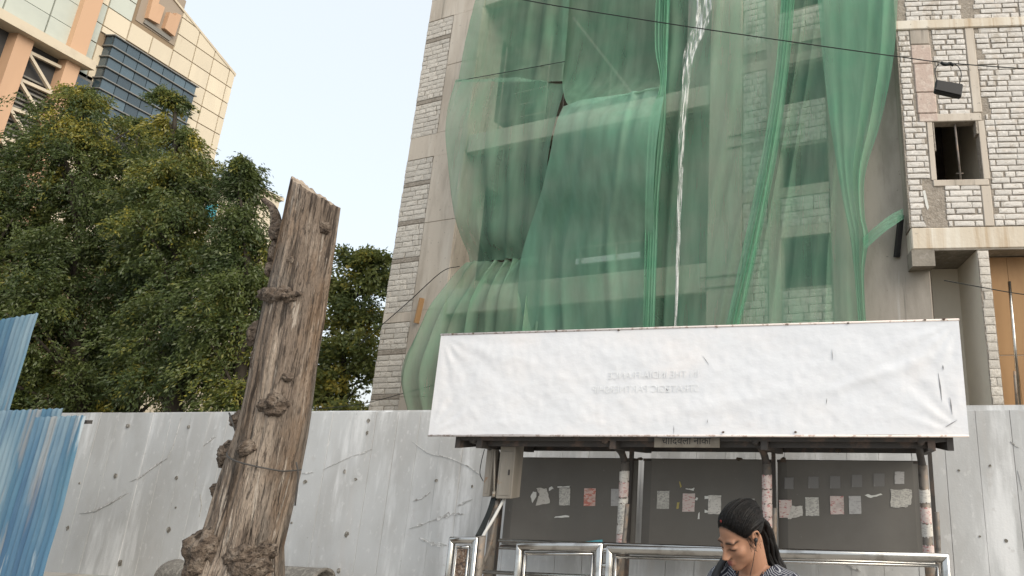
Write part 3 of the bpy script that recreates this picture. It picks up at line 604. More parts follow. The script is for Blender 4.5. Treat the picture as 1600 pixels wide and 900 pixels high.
# under the wing: cream recess, block nib, brown boards
r0, r1, r2 = G.pix(1541, 540)[0], G.pix(1560, 540)[0], 0
ck = G.pix(1508, 500, -2.2)[0]
Geo().fbox(G, -.6, r0 + .3, -1.75, -1.65, 0, sl0 - .04).part('recess_back_wall', M['cream'], bld)
g = Geo(); g.box8([G.P(r0, -.03, 0), G.P(r1, -.03, 0), G.P(r1, -1.64, 0), G.P(r0 + .02, -1.64, 0), G.P(r0, -.03, sl0 - .04), G.P(r1, -.03, sl0 - .04), G.P(r1, -1.64, sl0 - .04), G.P(r0 + .02, -1.64, sl0 - .04)]); g.part('recess_side_wall', M['cream'], bld)
nib = Geo(); nib.fbox(G, r0 + .005, r1, -.2, -.01, 0, sl0 - .04); nib = nib.part('block_nib', M['mortar'], bld)
NBLK[0] -= 24; courses(nib, G, r0 + .012, r1 - .004, 1.2, sl0 - .05, .2, .9, .002, 'aac')
zk = [0, G.pix(1580, 550)[1], sl0 - .05]
for a, b in zip(zk[:-1], zk[1:]):
    for c, d in ((r1 + .01, r1 + .62), (r1 + .63, r1 + 2.4), (r1 + 2.41, r1 + 4.6)): Geo().fbox(G, c, d, -.6, -.57, a + .012, b - .012).part('brown_board', M['ply'], bld)
Geo().fbox(G, r1 + .005, SW, -.66, -.601, 0, sl0 - .05).part('board_backing', M['cream'], bld)
g = Geo(); g.tube([G.U(1594, 640, -.3), G.U(1577, 440, -.3)], .04, 8); g.part('steel_prop', M['steel'], bld, smooth=True)
g = Geo(); g.tube([G.U(1589, 640, -.25), G.U(1585, 580, -.25)], .03, 8); g.part('steel_prop', M['post'], bld, smooth=True)
Geo().fbox(G, SW - .3, SW, -6, -.26, 0, ZT).part('end_wall', M['conc'], bld)
for k in SPARE:
    if SPARE[k].v: o = SPARE[k].part('block', M[k], bld); o['kind'] = 'stuff'
# net bracket
Geo().bar(F.U(1401, 402, .1), F.U(1408, 336, .35), .13, .1).part('net_bracket', M['black'], bld)
# timber plank leaning on the pier
Geo().bar(F.U(651, 505, .1), F.U(660, 466, .1), .2, .06).part('timber_plank', M['ply'], bld)

# ------------------------------------------------------------------ green nets and plastic film
def curtain(name, label, cat, rows, m, nfold, amp, nv=90, shift=.7, bil=.0, nu=None, seed=0, phase=0, drift=.35, group=None, ripple=.012, solid=.0015):
    """rows: (uL, vL, uR, vR, q, foldscale) down the cloth, real folds in depth"""
    nu = nu or max(24, int(nfold * 14)); R = np.array(rows, float); t = np.linspace(0, 1, len(R)); tt = np.linspace(0, 1, nv)
    pr = smoothpath([(r[0], r[1], r[4]) for r in rows], 16); pr2 = smoothpath([(r[2], r[3], r[5]) for r in rows], 16)
    tp = np.linspace(0, 1, len(pr)); pr = np.array(pr); pr2 = np.array(pr2); I = lambda a: np.interp(tt, tp, a)
    uL, vL, q, uR, vR, fs = I(pr[:, 0]), I(pr[:, 1]), I(pr[:, 2]), I(pr2[:, 0]), I(pr2[:, 1]), I(pr2[:, 2]); V = []
    for j in range(nv):
        for i in range(nu + 1):
            x = i / nu
            w = x + .06 * mnoise.noise(Vector((x * 3, tt[j] * 2, seed * 5.5)))
            a = 2 * math.pi * nfold * w + phase + drift * 6 * (tt[j] - .5) * mnoise.noise(Vector((x * 2.1, seed * 3.3, .5)))
            k = .12 + 1.5 * max(0, mnoise.noise(Vector((x * nfold * .8, tt[j] * 1.1, seed * 2.2 + 4))))
            sf = math.sin(a); sf = math.copysign(abs(sf) ** .75, sf)
            dq = 1.7 * amp * fs[j] * k * sf + ripple * mnoise.noise(Vector((x * 9, tt[j] * 12, seed + .3))) + .03 * amp * 5 * mnoise.noise(Vector((x * 3, tt[j] * 5, seed + 9)))
            u = uL[j] + (uR[j] - uL[j]) * x; v = vL[j] + (vR[j] - vL[j]) * x
            dq += bil * (mnoise.noise(Vector((x * 2.2 + seed, tt[j] * 3, 2.5))) + .5 * math.sin(math.pi * x)); s_, z_ = F.pix(u, v, q[j]); s_ += shift * amp * fs[j] * math.cos(a) * k
            V.append(F.P(s_, max(.08, q[j] + dq), z_))
    Fc = [(j * (nu + 1) + i, (j + 1) * (nu + 1) + i, (j + 1) * (nu + 1) + i + 1, j * (nu + 1) + i + 1) for j in range(nv - 1) for i in range(nu)]
    V = np.array(V); loc = Vector((V[:, 0].mean(), V[:, 1].mean(), V[:, 2].min()))
    o = raw(name, npmesh(name, V - np.array(loc), Fc, True), M[m]); o.location = loc; OFF[o.name] = loc; o['label'] = label; o['category'] = cat
    if group: o['group'] = group
    return o
NG = 'green nets hung on the facade'
curtain('safety_net', 'green net over the top left floor, above the horizontal seam by the pier', 'net', [(748, -25, 892, -25, .5, 1), (728, 60, 886, 50, .5, 1), (715, 128, 879, 127, .55, .8)], 'net', 4, .045, seed=1, group=NG)
curtain('safety_net', 'green net bulging below the seam beside the pier, gathered at its lower hem', 'net', [(715, 127, 879, 127, .55, .5), (704, 215, 864, 210, .7, .8), (708, 300, 850, 300, .75, .9), (720, 370, 840, 360, .6, 1), (733, 412, 832, 404, .3, 1.5)], 'nett', 5, .05, seed=2, bil=.25, shift=1.0, group=NG)
curtain('safety_net', 'green net flaring out to the lower left behind the white banner', 'net', [(731, 412, 845, 403, .32, 1.6), (703, 440, 845, 430, .5, 1.2), (668, 485, 842, 470, .8, 1), (642, 530, 840, 530, .9, .8), (627, 590, 838, 590, .8, .7), (640, 665, 836, 665, .5, .6)], 'net', 8, .09, seed=3, drift=.9, shift=1.3, bil=.25, group=NG)
curtain('safety_net', 'dusty olive green net over the top middle floor, bunched above a fold', 'net', [(880, -25, 1032, -25, .25, .6), (878, 60, 1030, 60, .25, .6), (878, 125, 1031, 122, .4, .7), (884, 158, 1034, 140, .85, 1.6), (896, 168, 1036, 134, 1.15, 1.2)], 'net', 3, .022, seed=4, group=NG)
curtain('safety_net', 'brightest green net hanging in the middle bay from a folded upper hem', 'net', [(884, 170, 1036, 130, 1.1, .5), (866, 210, 1030, 185, 1.75, .5), (846, 290, 1022, 270, 1.6, .6), (824, 370, 1020, 360, 1.0, .9), (812, 440, 1019, 440, .8, 1), (806, 540, 1016, 535, .7, 1)], 'netc', 6, .055, seed=5, drift=.9, shift=1.0, bil=.25, group=NG)
curtain('safety_net', 'narrow rope-like gather of green net down the middle of the facade', 'net', [(1026, -25, 1048, -25, .7, 1), (1024, 70, 1044, 70, .8, 1), (1032, 132, 1041, 132, 1.2, .5), (1016, 190, 1040, 190, 1.2, 1), (1010, 300, 1030, 300, 1.0, 1), (1008, 400, 1026, 400, .9, 1), (1004, 535, 1022, 535, .8, 1)], 'netb', 5, .07, nu=70, seed=6, group=NG)
curtain('safety_net', 'green net behind the white plastic strip, pulled towards the middle gather', 'net', [(1040, -25, 1240, -25, .45, 1), (1038, 60, 1232, 60, .45, 1), (1034, 132, 1224, 150, .6, .8), (1026, 250, 1200, 260, .5, .7), (1022, 380, 1165, 380, .45, .7), (1018, 535, 1130, 535, .4, .7)], 'nett', 6, .06, seed=7, drift=.9, group=NG)
curtain('safety_net', 'long diagonal roll of green net crossing the block strip', 'net', [(1222, -25, 1240, -25, .8, 1), (1212, 100, 1230, 100, .85, 1), (1190, 240, 1212, 240, .85, 1), (1162, 380, 1186, 380, .8, 1), (1128, 535, 1150, 535, .7, 1)], 'netb', 4, .09, nu=60, seed=8, group=NG)
curtain('safety_net', 'wide sheer green net hanging in front of the three windows', 'net', [(1230, -25, 1395, -25, .55, .8), (1218, 100, 1372, 100, .55, .8), (1196, 240, 1345, 240, .5, .8), (1166, 380, 1340, 380, .5, .9), (1130, 535, 1348, 535, .5, 1)], 'nett', 7, .055, seed=9, drift=.5, shift=1.1, group=NG)
curtain('safety_net', 'green net panel at the right end, narrowing to a tied waist', 'net', [(1276, -25, 1404, -25, .75, .8), (1284, 80, 1396, 90, .8, .9), (1294, 170, 1376, 190, .85, 1), (1306, 250, 1352, 270, .85, 1), (1318, 320, 1350, 335, .8, 1), (1326, 360, 1356, 372, .75, 1), (1334, 420, 1350, 430, .6, 1), (1342, 520, 1354, 520, .5, .8)], 'netb', 4, .06, seed=10, group=NG)
curtain('safety_net', 'twisted tail of green net stretched out to a dark bracket', 'net', [(1347, 372, 1352, 390, .75, .4), (1372, 350, 1378, 366, .7, .5), (1394, 334, 1400, 350, .55, .5), (1411, 326, 1412, 342, .42, .4)], 'netb', 2, .04, nv=40, nu=30, seed=11, group=NG)
curtain('plastic_film', 'torn strip of shiny white plastic film hanging down over the nets', 'plastic film', [(1090, -25, 1114, -25, 1.0, 1), (1086, 30, 1111, 20, 1.0, 1), (1074, 62, 1100, 52, 1.0, 1), (1067, 95, 1083, 90, 1.0, 1), (1066, 150, 1076, 150, .95, 1), (1061, 230, 1069, 230, .9, 1), (1059, 330, 1065, 330, .85, .8), (1053, 535, 1056, 535, .8, .6)], 'film', 3, .035, nu=40, seed=12, ripple=.04)
g = Geo(); g.tube([F.P(F.pix(712, 127, .6)[0], .6, F.pix(712, 127, .6)[1]), F.P(F.pix(880, 127, .6)[0], .6, F.pix(712, 127, .6)[1] - .3)], .012, 6)
g.solo('scaffold_rope', M['cable'], 'taut rope along the seam of the upper left net', 'rope')

# ------------------------------------------------------------------ bus shelter
sh = thing('bus_shelter', 'bus shelter with grey back panels under a long white banner', 'bus shelter', W.P(8.8, 1.0, ZF))
PS = [6.76, 8.13, 9.535, 10.93]; QP = 1.0; QB = 1.5
zfr = W.pix(1100, 684, QB)[1]; zre = W.pix(1100, 706, .45)[1] + .075
for i, s_ in enumerate(PS):
    ztop = W.pix(972, 722, QP)[1]
    g = Geo(); g.tube([W.P(s_, QP, ZF), W.P(s_, QP, ztop)], .043, 14); po = g.part('post', M['post'], sh, smooth=True)
    g = Geo(); g.tube(smoothpath([W.P(s_, QP, ztop - .01), W.P(s_ - .02, QP + .06, ztop + .1), W.P(s_ - .03, QP + .24, zfr - .06), W.P(s_ - .03, QP + .42, zfr - .02)], 5), .034, 10); g.part('roof_bracket', M['iron'], po, smooth=True)
    g = Geo(); s2 = W.pix((784, 985, 1210, 1458)[i], 790, .56)[0]; g.fbox(W, s2 - .018, s2 + .018, .565, .61, ZF, zre - .02); g.part('rear_post', M['iron'], sh)
    g = Geo(); g.bar(W.P(s_ + .05, .5, zre - .05), W.P(s_ + .05, 1.42, zfr - .06), .06, .08); g.part('roof_rafter', M['iron'], sh)
    # paper wrapped round the post
    if i:
        segs = {1: [(736, 752), (753, 776), (778, 786), (787, 818), (819, 833), (834, 849)], 2: [(739, 759), (760, 781), (782, 800), (801, 818), (819, 834), (835, 850)], 3: [(756, 774), (781, 803), (804, 822), (834, 845), (846, 862)]}[i]
        for k, (va, vb) in enumerate(segs):
            z1, z0 = W.pix(972, va, QP)[1], W.pix(972, vb, QP)[1]; V = []; n = 18
            for j in range(2):
                for a in range(n):
                    t = math.radians(-20 + 220 * a / (n - 1)) + math.pi; r = .0455 + .003 * random.random()
                    zz_ = (z0, z1)[j] + random.uniform(-.008, .008)
                    V.append(W.P(s_ + r * math.cos(t), QP - r * math.sin(t), zz_))
            g = Geo(); g.add(V, [(a, a + 1, n + a + 1, n + a) for a in range(n - 1)])
            g.part('wrapped_bill', M['pap_pink' if i == 2 or (i == 1 and k in (1, 5)) or (i == 3 and k in (1, 3)) else ('pap_white' if (k + i) % 2 else 'pap_news')], po, smooth=True)
g = Geo(); sa, sb = W.pix(722, 690, 1.4)[0], W.pix(1479, 690, 1.4)[0]
g.box8([W.P(sa, 1.42, zfr - .03), W.P(sb, 1.42, zfr - .03), W.P(10.99, .42, zre), W.P(6.72, .42, zre), W.P(sa, 1.42, zfr + .03), W.P(sb, 1.42, zfr + .03), W.P(10.99, .42, zre + .05), W.P(6.72, .42, zre + .05)]); g.part('roof', M['iron'], sh)
for s_, d in ((sa, -1), (sb, 1)):
    g = Geo(); e = .05 * d; pts = [(s_, 1.43, zfr - .1), (s_ + e, 1.43, zfr - .1), (s_ + e - .1 * d, .75, zre - .0), (s_ - .1 * d, .75, zre - .0)]
    g.box8([W.P(*p) for p in pts] + [W.P(p[0], p[1], p[2] + .13) for p in pts]); g.part('roof_end_plate', M['iron'], sh)
for q, z in ((.47, zre - .075), (1.30, zfr - .085)): Geo().fbox(W, 6.74, 10.97, q - .025, q + .025, z, z + .06).part('roof_beam', M['iron'], sh)
# banner box
bs0, bs1 = W.pix(669, 680, QB)[0], W.pix(1514, 680, QB)[0]; bz0 = W.pix(1090, 681, QB)[1]; bz1a, bz1b = W.pix(690, 523, QB)[1], W.pix(1507, 499, QB)[1]
NU, NV = 220, 46; V = []
for j in range(NV):
    for i in range(NU + 1):
        x, y = i / NU, j / (NV - 1); s_ = bs0 + (bs1 - bs0) * x; z0 = bz0 + .012 * math.sin(x * 9) * (1 if .08 < x < .92 else 0); z1 = bz1a + (bz1b - bz1a) * x
        e = min(1, min(x, 1 - x) * 40) * min(1, min(y, 1 - y) * 9)
        d = 0
        for cx_, cy_, sg in ((0, 0, 1), (0, 1, -1), (1, 0, 1), (1, 1, -1)):
            dx, dy = (x - cx_) * 5.0, (y - cy_); r = math.hypot(dx, dy); an = math.atan2(dy, dx)
            d += .005 * math.sin(an * 17 + cx_ * 3 + cy_) * math.exp(-r / .5) * min(1, r * 6)
        d += .005 * mnoise.noise(Vector((x * 9 - y * 2.0, (y + x * 2.2) * 3.6, 1.2))) + .002 * mnoise.noise(Vector((x * 30 + y * 6, y * 5 + x * 15, 4))) + .003 * mnoise.noise(Vector((x * 80, y * 14, 8)))
        d += .009 * math.exp(-((y - .52 - (x - .86) * 1.6) / .05) ** 2) * math.exp(-((x - .86) / .1) ** 2) + .006 * math.exp(-((y - .3 - (x - .6) * .9) / .07) ** 2) * math.exp(-((x - .62) / .14) ** 2)
        V.append(W.P(s_, QB + e * d, z0 + (z1 - z0) * y))
me_V = np.array(V) - np.array(OFF[sh.name])
o = raw('banner', npmesh('banner', me_V, [(j * (NU + 1) + i, j * (NU + 1) + i + 1, (j + 1) * (NU + 1) + i + 1, (j + 1) * (NU + 1) + i) for j in range(NV - 1) for i in range(NU)], True), M['banner'], sh); bn = o
o['label'] = 'wrinkled blank white flex banner stretched over the shelter front'
g = Geo(); g.box8([W.P(bs0, QB - .06, bz0), W.P(bs1, QB - .06, bz0), W.P(bs1, QB - .11, bz0), W.P(bs0, QB - .11, bz0), W.P(bs0, QB - .06, bz1a), W.P(bs1, QB - .06, bz1b), W.P(bs1, QB - .11, bz1b), W.P(bs0, QB - .11, bz1a)]); g.part('banner_frame', M['flexhem'], sh)
g = Geo(); g.tube([W.P(bs0 - .004, QB - .004, bz1a), W.P((bs0 + bs1) / 2, QB - .002, (bz1a + bz1b) / 2 + .004), W.P(bs1 + .004, QB - .004, bz1b)], .011, 8); g.part('top_hem', M['flexhem'], bn, smooth=True)
g = Geo(); g.tube([W.P(bs0, QB - .002, bz0), W.P(bs1, QB - .002, bz0)], .01, 8); g.part('bottom_hem', M['flexhem'], bn, smooth=True)
def bq(s_, z):
    x = (s_ - bs0) / (bs1 - bs0); i = min(NU, max(0, int(round(x * NU)))); z1 = bz1a + (bz1b - bz1a) * x; j = min(NV - 1, max(0, int(round((z - bz0) / (z1 - bz0) * (NV - 1)))))
    p = V[j * (NU + 1) + i]; return (p[0] - W.o[0]) * W.n[0] + (p[1] - W.o[1]) * W.n[1]
for a, b, w in (((1466, 582), (1472, 628), 2.0), ((1484, 620), (1488, 648), 1.5), ((1473, 570), (1474, 578), 1.5), ((1476, 668), (1496, 656), 1.2), ((1300, 546), (1301, 562), .7), ((1292, 622), (1291, 632), 1.0), ((1053, 664), (1053, 678), .8),
                ((1098, 556), (1108, 570), .8), ((1040, 606), (1044, 612), 1.0), ((1106, 655), (1105, 662), .7)):
    A, B_ = W.pix(*a, QB), W.pix(*b, QB); k = .0035 * w; dx, dz = B_[0] - A[0], B_[1] - A[1]; ln = math.hypot(dx, dz); nx, nz_ = -dz / ln * k, dx / ln * k; qm = max(bq(*A), bq(*B_), bq((A[0] + B_[0]) / 2, (A[1] + B_[1]) / 2)) + .002
    m_ = ((A[0] + B_[0]) / 2, (A[1] + B_[1]) / 2)
    Geo().prism(W, [A, (m_[0] - nx, m_[1] - nz_), B_, (m_[0] + nx, m_[1] + nz_)], qm - .004, qm).part('tear', M['tear'], bn)
for u, v in ((740, 521), (870, 517), (967, 516), (1120, 511), (1230, 507), (1325, 505), (1445, 500), (1475, 499), (708, 522), (1130, 675), (1243, 675)):
    s_, z_ = W.pix(u, v, QB); Geo().prism(W, lump(s_, z_, .013, 7, .6), QB - .006, QB + .013).part('rust_stain', M['rust'], bn)
def text(body, name, size, m, parent, fr, s_, q, z, mirror=False, ext=.0008, width=None):
    cu = bpy.data.curves.new(name, 'FONT'); cu.body = body; cu.size = size; cu.extrude = ext; cu.align_x = 'LEFT'
    to = bpy.data.objects.new(name, cu); C.objects.link(to); bpy.context.view_layer.update()
    me = bpy.data.meshes.new_from_object(to.evaluated_get(bpy.context.evaluated_depsgraph_get())); bpy.data.objects.remove(to)
    n = len(me.vertices); co = np.empty(n * 3, np.float32); me.vertices.foreach_get('co', co); co = co.reshape(-1, 3)
    w = co[:, 0].max() - co[:, 0].min(); co[:, 0] -= co[:, 0].min()
    if width: co[:, 0] *= width / w; w = width
    if mirror: co[:, 0] = w - co[:, 0]
    out = np.array([fr.P(s_ + c[0], q + c[2], z + c[1]) for c in co]) - np.array(OFF[parent.name])
    me.vertices.foreach_set('co', out.astype(np.float32).ravel()); me.update(); me.materials.clear(); me.materials.append(M[m])
    o = raw(name, me, None, parent); o['kind'] = 'stuff'; return o
qg = max(bq(*W.pix(u, v, QB)) for u in range(925, 1100, 6) for v in range(575, 616, 5)) + .001
for line, ub, ua, v in (('IN THE INDIA-FRANCE', 1091, 950, 592), ('STRATEGIC PARTNERSHIP', 1091, 925, 614)):
    a = W.pix(ua, v, qg); b = W.pix(ub, v, qg); text(line, 'ghost_lettering', .09, 'ghost', bn, W, a[0], qg, a[1], True, width=b[0] - a[0], ext=.0004)
# stop name plate
a = W.pix(1022, 699, 1.445); b = W.pix(1124, 684, 1.445)
sg = Geo(); sg.fbox(W, a[0], b[0], 1.425, 1.445, a[1], b[1]); sg = sg.part('name_plate', M['sign'], sh)
text('\u091a\u093e\u0902\u093f\u0926\u0935\u0932\u0940 \u0928\u093e\u0915\u093e', 'lettering', .09, 'black', sg, W, a[0] + .07, 1.4455, a[1] + .028, width=(b[0] - a[0]) * .76)
# back panels
QK = .55
pz1 = W.pix(1100, 718, QK)[1]; pz0 = .84
for s0_, s1_ in ((6.56, 8.07), (8.14, 9.50), (9.56, 10.97)):
    pn = Geo(); n = 14; poly = []
    for side in (0, 1): pass
    V = []
    for zz_ in (pz0, pz1):
        for k in range(n + 1):
            x = k / n; V.append(W.P(s0_ + (s1_ - s0_) * x, QK - .03 * (max(0, .07 - x) / .07) ** 1.5 - .02 * (max(0, x - .96) / .04), zz_))
    V2 = [tuple(Vector(v) + Vector((*[-.03 * c for c in W.n], 0))) for v in V]
    pn.add(V + V2, [(k, k + 1, n + 2 + k, n + 1 + k) for k in range(n)] + [(2 * n + 2 + k + 1, 2 * n + 2 + k, 3 * n + 3 + k, 3 * n + 4 + k) for k in range(n)] + [(n + 1 + k, n + 2 + k, 3 * n + 4 + k, 3 * n + 3 + k) for k in range(n)] + [(k + 1, k, 2 * n + 2 + k, 2 * n + 3 + k) for k in range(n)])
    pn.part('back_panel', M['panel'], sh)
    for zz_ in (pz0 - .03, pz1 - .02): Geo().fbox(W, s0_, s1_, QK - .035, QK - .002, zz_, zz_ + .025).part('panel_edge', M['iron'], sh)
for u, v in ((1000, 717), (1155, 717), (1224, 717), (1310, 704)):
    s_, z_ = W.pix(u, v, QK); Geo().prism(W, lump(s_, z_, .03, 8, .6), QK - .02, QK + .02).part('debris_clump', M['burl'], sh)
# posters stuck on the panels
def bill(label, corners, m, cat='poster', q=QK + .003, grp='bills pasted on the shelter back panels', jag=.004, name='poster', th=.002):
    P = [W.pix(u, v, q) for u, v in corners]; out = []
    for a, b in zip(P, P[1:] + P[:1]):
        for k in range(4):
            t = k / 4; j = jag if k else 0; out.append((a[0] + (b[0] - a[0]) * t + random.uniform(-j, j), a[1] + (b[1] - a[1]) * t + random.uniform(-j, j)))
    return Geo().prism(W, out, q - th * .5, q + th).solo(name, M[m], label, cat, grp)
R4 = lambda u0, v0, u1, v1, sk_=0: [(u0 - sk_, v1), (u1 - sk_, v1), (u1, v0), (u0, v0)]
bill('torn white bill with ragged left side, leftmost on the left back panel', [(837, 790), (859, 786), (857, 775), (854, 763), (838, 763), (843, 772), (840, 780)], 'pap_white', jag=.006)
bill('ragged loop of torn paper left of the leftmost torn bill', [(832, 786), (838, 776), (838, 769), (833, 768), (829, 776)], 'scrap', jag=.004)
bill('greyish white bill under thin white scraps on the left back panel', R4(874, 763, 891, 789.5, .5), 'pap_news', jag=.002)
bill('red and yellow printed bill on the left back panel', R4(913, 763, 931, 790.5, 1), 'pap_red', jag=.001)
bill('plain grey bill half hidden behind the second post', R4(955, 764, 968, 790.5, .5), 'pap_grey', jag=.001)
bill('white strip of torn paper above the greyish white bill', [(871, 762), (890, 762), (890, 759), (882, 760), (871, 760)], 'scrap', jag=.003)
bill('long white torn strip low on the left back panel', [(866, 809), (889, 808), (890, 806), (884, 805), (868, 807)], 'scrap', jag=.003)
bill('small white scrap at the upper right of the leftmost torn bill', [(858, 767), (865, 763), (862, 760), (858, 762)], 'scrap', jag=.002)
bill('light blue strip of paper along the bench rail in the left bay', [(905, 847), (942, 847), (941, 843), (925, 845)], 'tcyan', jag=.001)
bill('white bill with a small red mark, leftmost on the middle back panel', R4(1027, 767, 1046, 795, 1), 'pap_news', jag=.002)
bill('pale bill with orange print in the centre of the middle back panel', R4(1067, 771, 1086, 799.5, 1), 'pap_pink', jag=.002)
bill('pale bill with torn white corners next to the woman\'s hair', R4(1107, 774, 1127, 803, 1), 'pap_white', jag=.003)
bill('white corner scrap at the upper left of the torn-cornered bill', [(1101, 780), (1107, 779), (1107, 775), (1101, 775)], 'scrap', jag=.002)
bill('white corner scrap at the lower left of the torn-cornered bill', [(1101, 801), (1107, 801), (1106, 798), (1101, 796)], 'scrap', jag=.002)
bill('white fringe of torn paper above the orange-printed bill', [(1071, 764), (1084, 767), (1085, 762), (1080, 764), (1072, 763)], 'scrap', jag=.004)
bill('yellow strip of paper left of the orange-printed bill', [(1057, 795), (1060, 795), (1062, 785), (1058, 785)], 'scrapy', jag=.002)
bill('thin yellowed shred high above the yellow strip', [(1063, 762), (1065, 761), (1063, 753), (1061, 752)], 'scrapy', jag=.002)
bill('white shred right of the orange-printed bill', [(1086, 781), (1089, 782), (1091, 778), (1088, 777)], 'scrap', jag=.002)
bill('narrow pale shred below and right of the orange-printed bill', [(1090, 811), (1093, 811), (1093, 800), (1091, 803)], 'scrap', jag=.002)
bill('grey bill showing just above the woman\'s hair', R4(1166, 779, 1179, 800), 'pap_grey', jag=.002)
bill('pinkish bill with red lines, leftmost in the lower row of the right panel', R4(1217, 781, 1237, 809, -1), 'pap_pink', jag=.002)
bill('crumpled torn bill overlapping the leftmost pinkish bill', [(1231, 811), (1246, 808), (1254, 806), (1254, 790), (1246, 791), (1237, 790), (1234, 800)], 'pap_white', jag=.006, q=QK + .006)
bill('grey-white bill with a red lower corner on the right panel', R4(1258, 777, 1279, 806, -1), 'pap_news', jag=.002)
bill('white and red bill with a small yellow mark on the right panel', R4(1297, 775, 1318, 803.5, -1), 'pap_pink', jag=.002)
bill('plain light grey bill, fourth in the lower row of the right panel', R4(1326, 775, 1345, 803, -1), 'pap_grey', jag=.001)
bill('white wing-shaped torn strip between the grey bill and the newsprint', [(1351, 774), (1361, 778), (1379, 773), (1376, 771), (1363, 774), (1355, 772)], 'scrap', jag=.003)
bill('large ragged newsprint sheet at the right end of the right panel', [(1392, 792), (1415, 793), (1424, 786), (1424, 765), (1391, 764)], 'pap_news', jag=.008)
for nm, a in (('leftmost', (1226, 746, 1240, 764)), ('second', (1263, 745, 1279, 763)), ('third', (1297, 744, 1313, 763)), ('fourth', (1331, 742, 1347, 761)), ('fifth', (1365, 740, 1382, 760)), ('rightmost', (1398, 737, 1413, 756))):
    bill('%s dull scrap of clear film in the upper row of the right panel' % nm, R4(*a), 'tape' if nm != 'rightmost' else 'pap_grey', jag=.002, grp='film scraps in the upper row')

# ------------------------------------------------------------------ junction cabinets and cables on the first post
jb = thing('junction_box', 'grey twin junction cabinet hung on the leftmost shelter post', 'junction box', W.P(*[W.pix(778, 778, 1.12)[0], 1.12, W.pix(778, 778, 1.12)[1]]))
for u0, u1, v0, v1, qf in ((753, 772, 697, 776, 1.14), (774, 806, 697, 779, 1.2)):
    a, b = W.pix(u0, v1, qf), W.pix(u1, v0, qf); g = Geo(); g.fbox(W, a[0], b[0], 1.05, qf, a[1], b[1]); bx_ = g.part('cabinet', M['boxgrey'], jb, bevel=.006)
    g = Geo(); g.fbox(W, a[0] + .025, b[0] - .02, qf, qf + .006, a[1] + .03, b[1] - .05); dr = g.part('door', M['boxgrey'], bx_, bevel=.003)
    if u0 > 760: Geo().fbox(W, b[0] - .05, b[0] - .035, qf + .005, qf + .012, a[1] + .22, a[1] + .27).part('latch', M['iron'], dr)
g = Geo(); g.tube([W.U(773, 702, 1.2), W.U(772, 772, 1.2)], .009, 8); g.tube([W.U(772, 768, 1.2), W.U(771, 776, 1.2)], .016, 8); g.part('conduit', M['boxgrey'], jb, smooth=True)
g = Geo()
for k in range(4): g.tube(smoothpath([W.U(769 + k * 2, 778, 1.13), W.U(762 + k * 1.6, 800, 1.16), W.U(752 + k * 2, 822, 1.2), W.U(744 + k * 3, 838, 1.25)], 5), .011, 8)
g.solo('cable_bundle', M['cable'], 'bundle of black cables dropping from the junction cabinet', 'cable', smooth=True)
g = Geo(); g.tube(smoothpath([W.U(788, 779, 1.12), W.U(770, 812, 1.22), W.U(756, 835, 1.27), W.U(746, 858, 1.3)], 6), .016, 6); g.solo('plastic_strip', M['wrap'], 'white plastic strip hanging below the junction cabinet', 'strip', smooth=True)
g = Geo(); g.tube(smoothpath([W.U(757, 702, 1.16), W.U(752, 722, 1.18), W.U(750, 740, 1.18), W.U(755, 752, 1.16)], 6), .004, 6); g.solo('thin_wire', M['cable'], 'thin black wire looping left of the junction cabinet', 'wire', smooth=True)

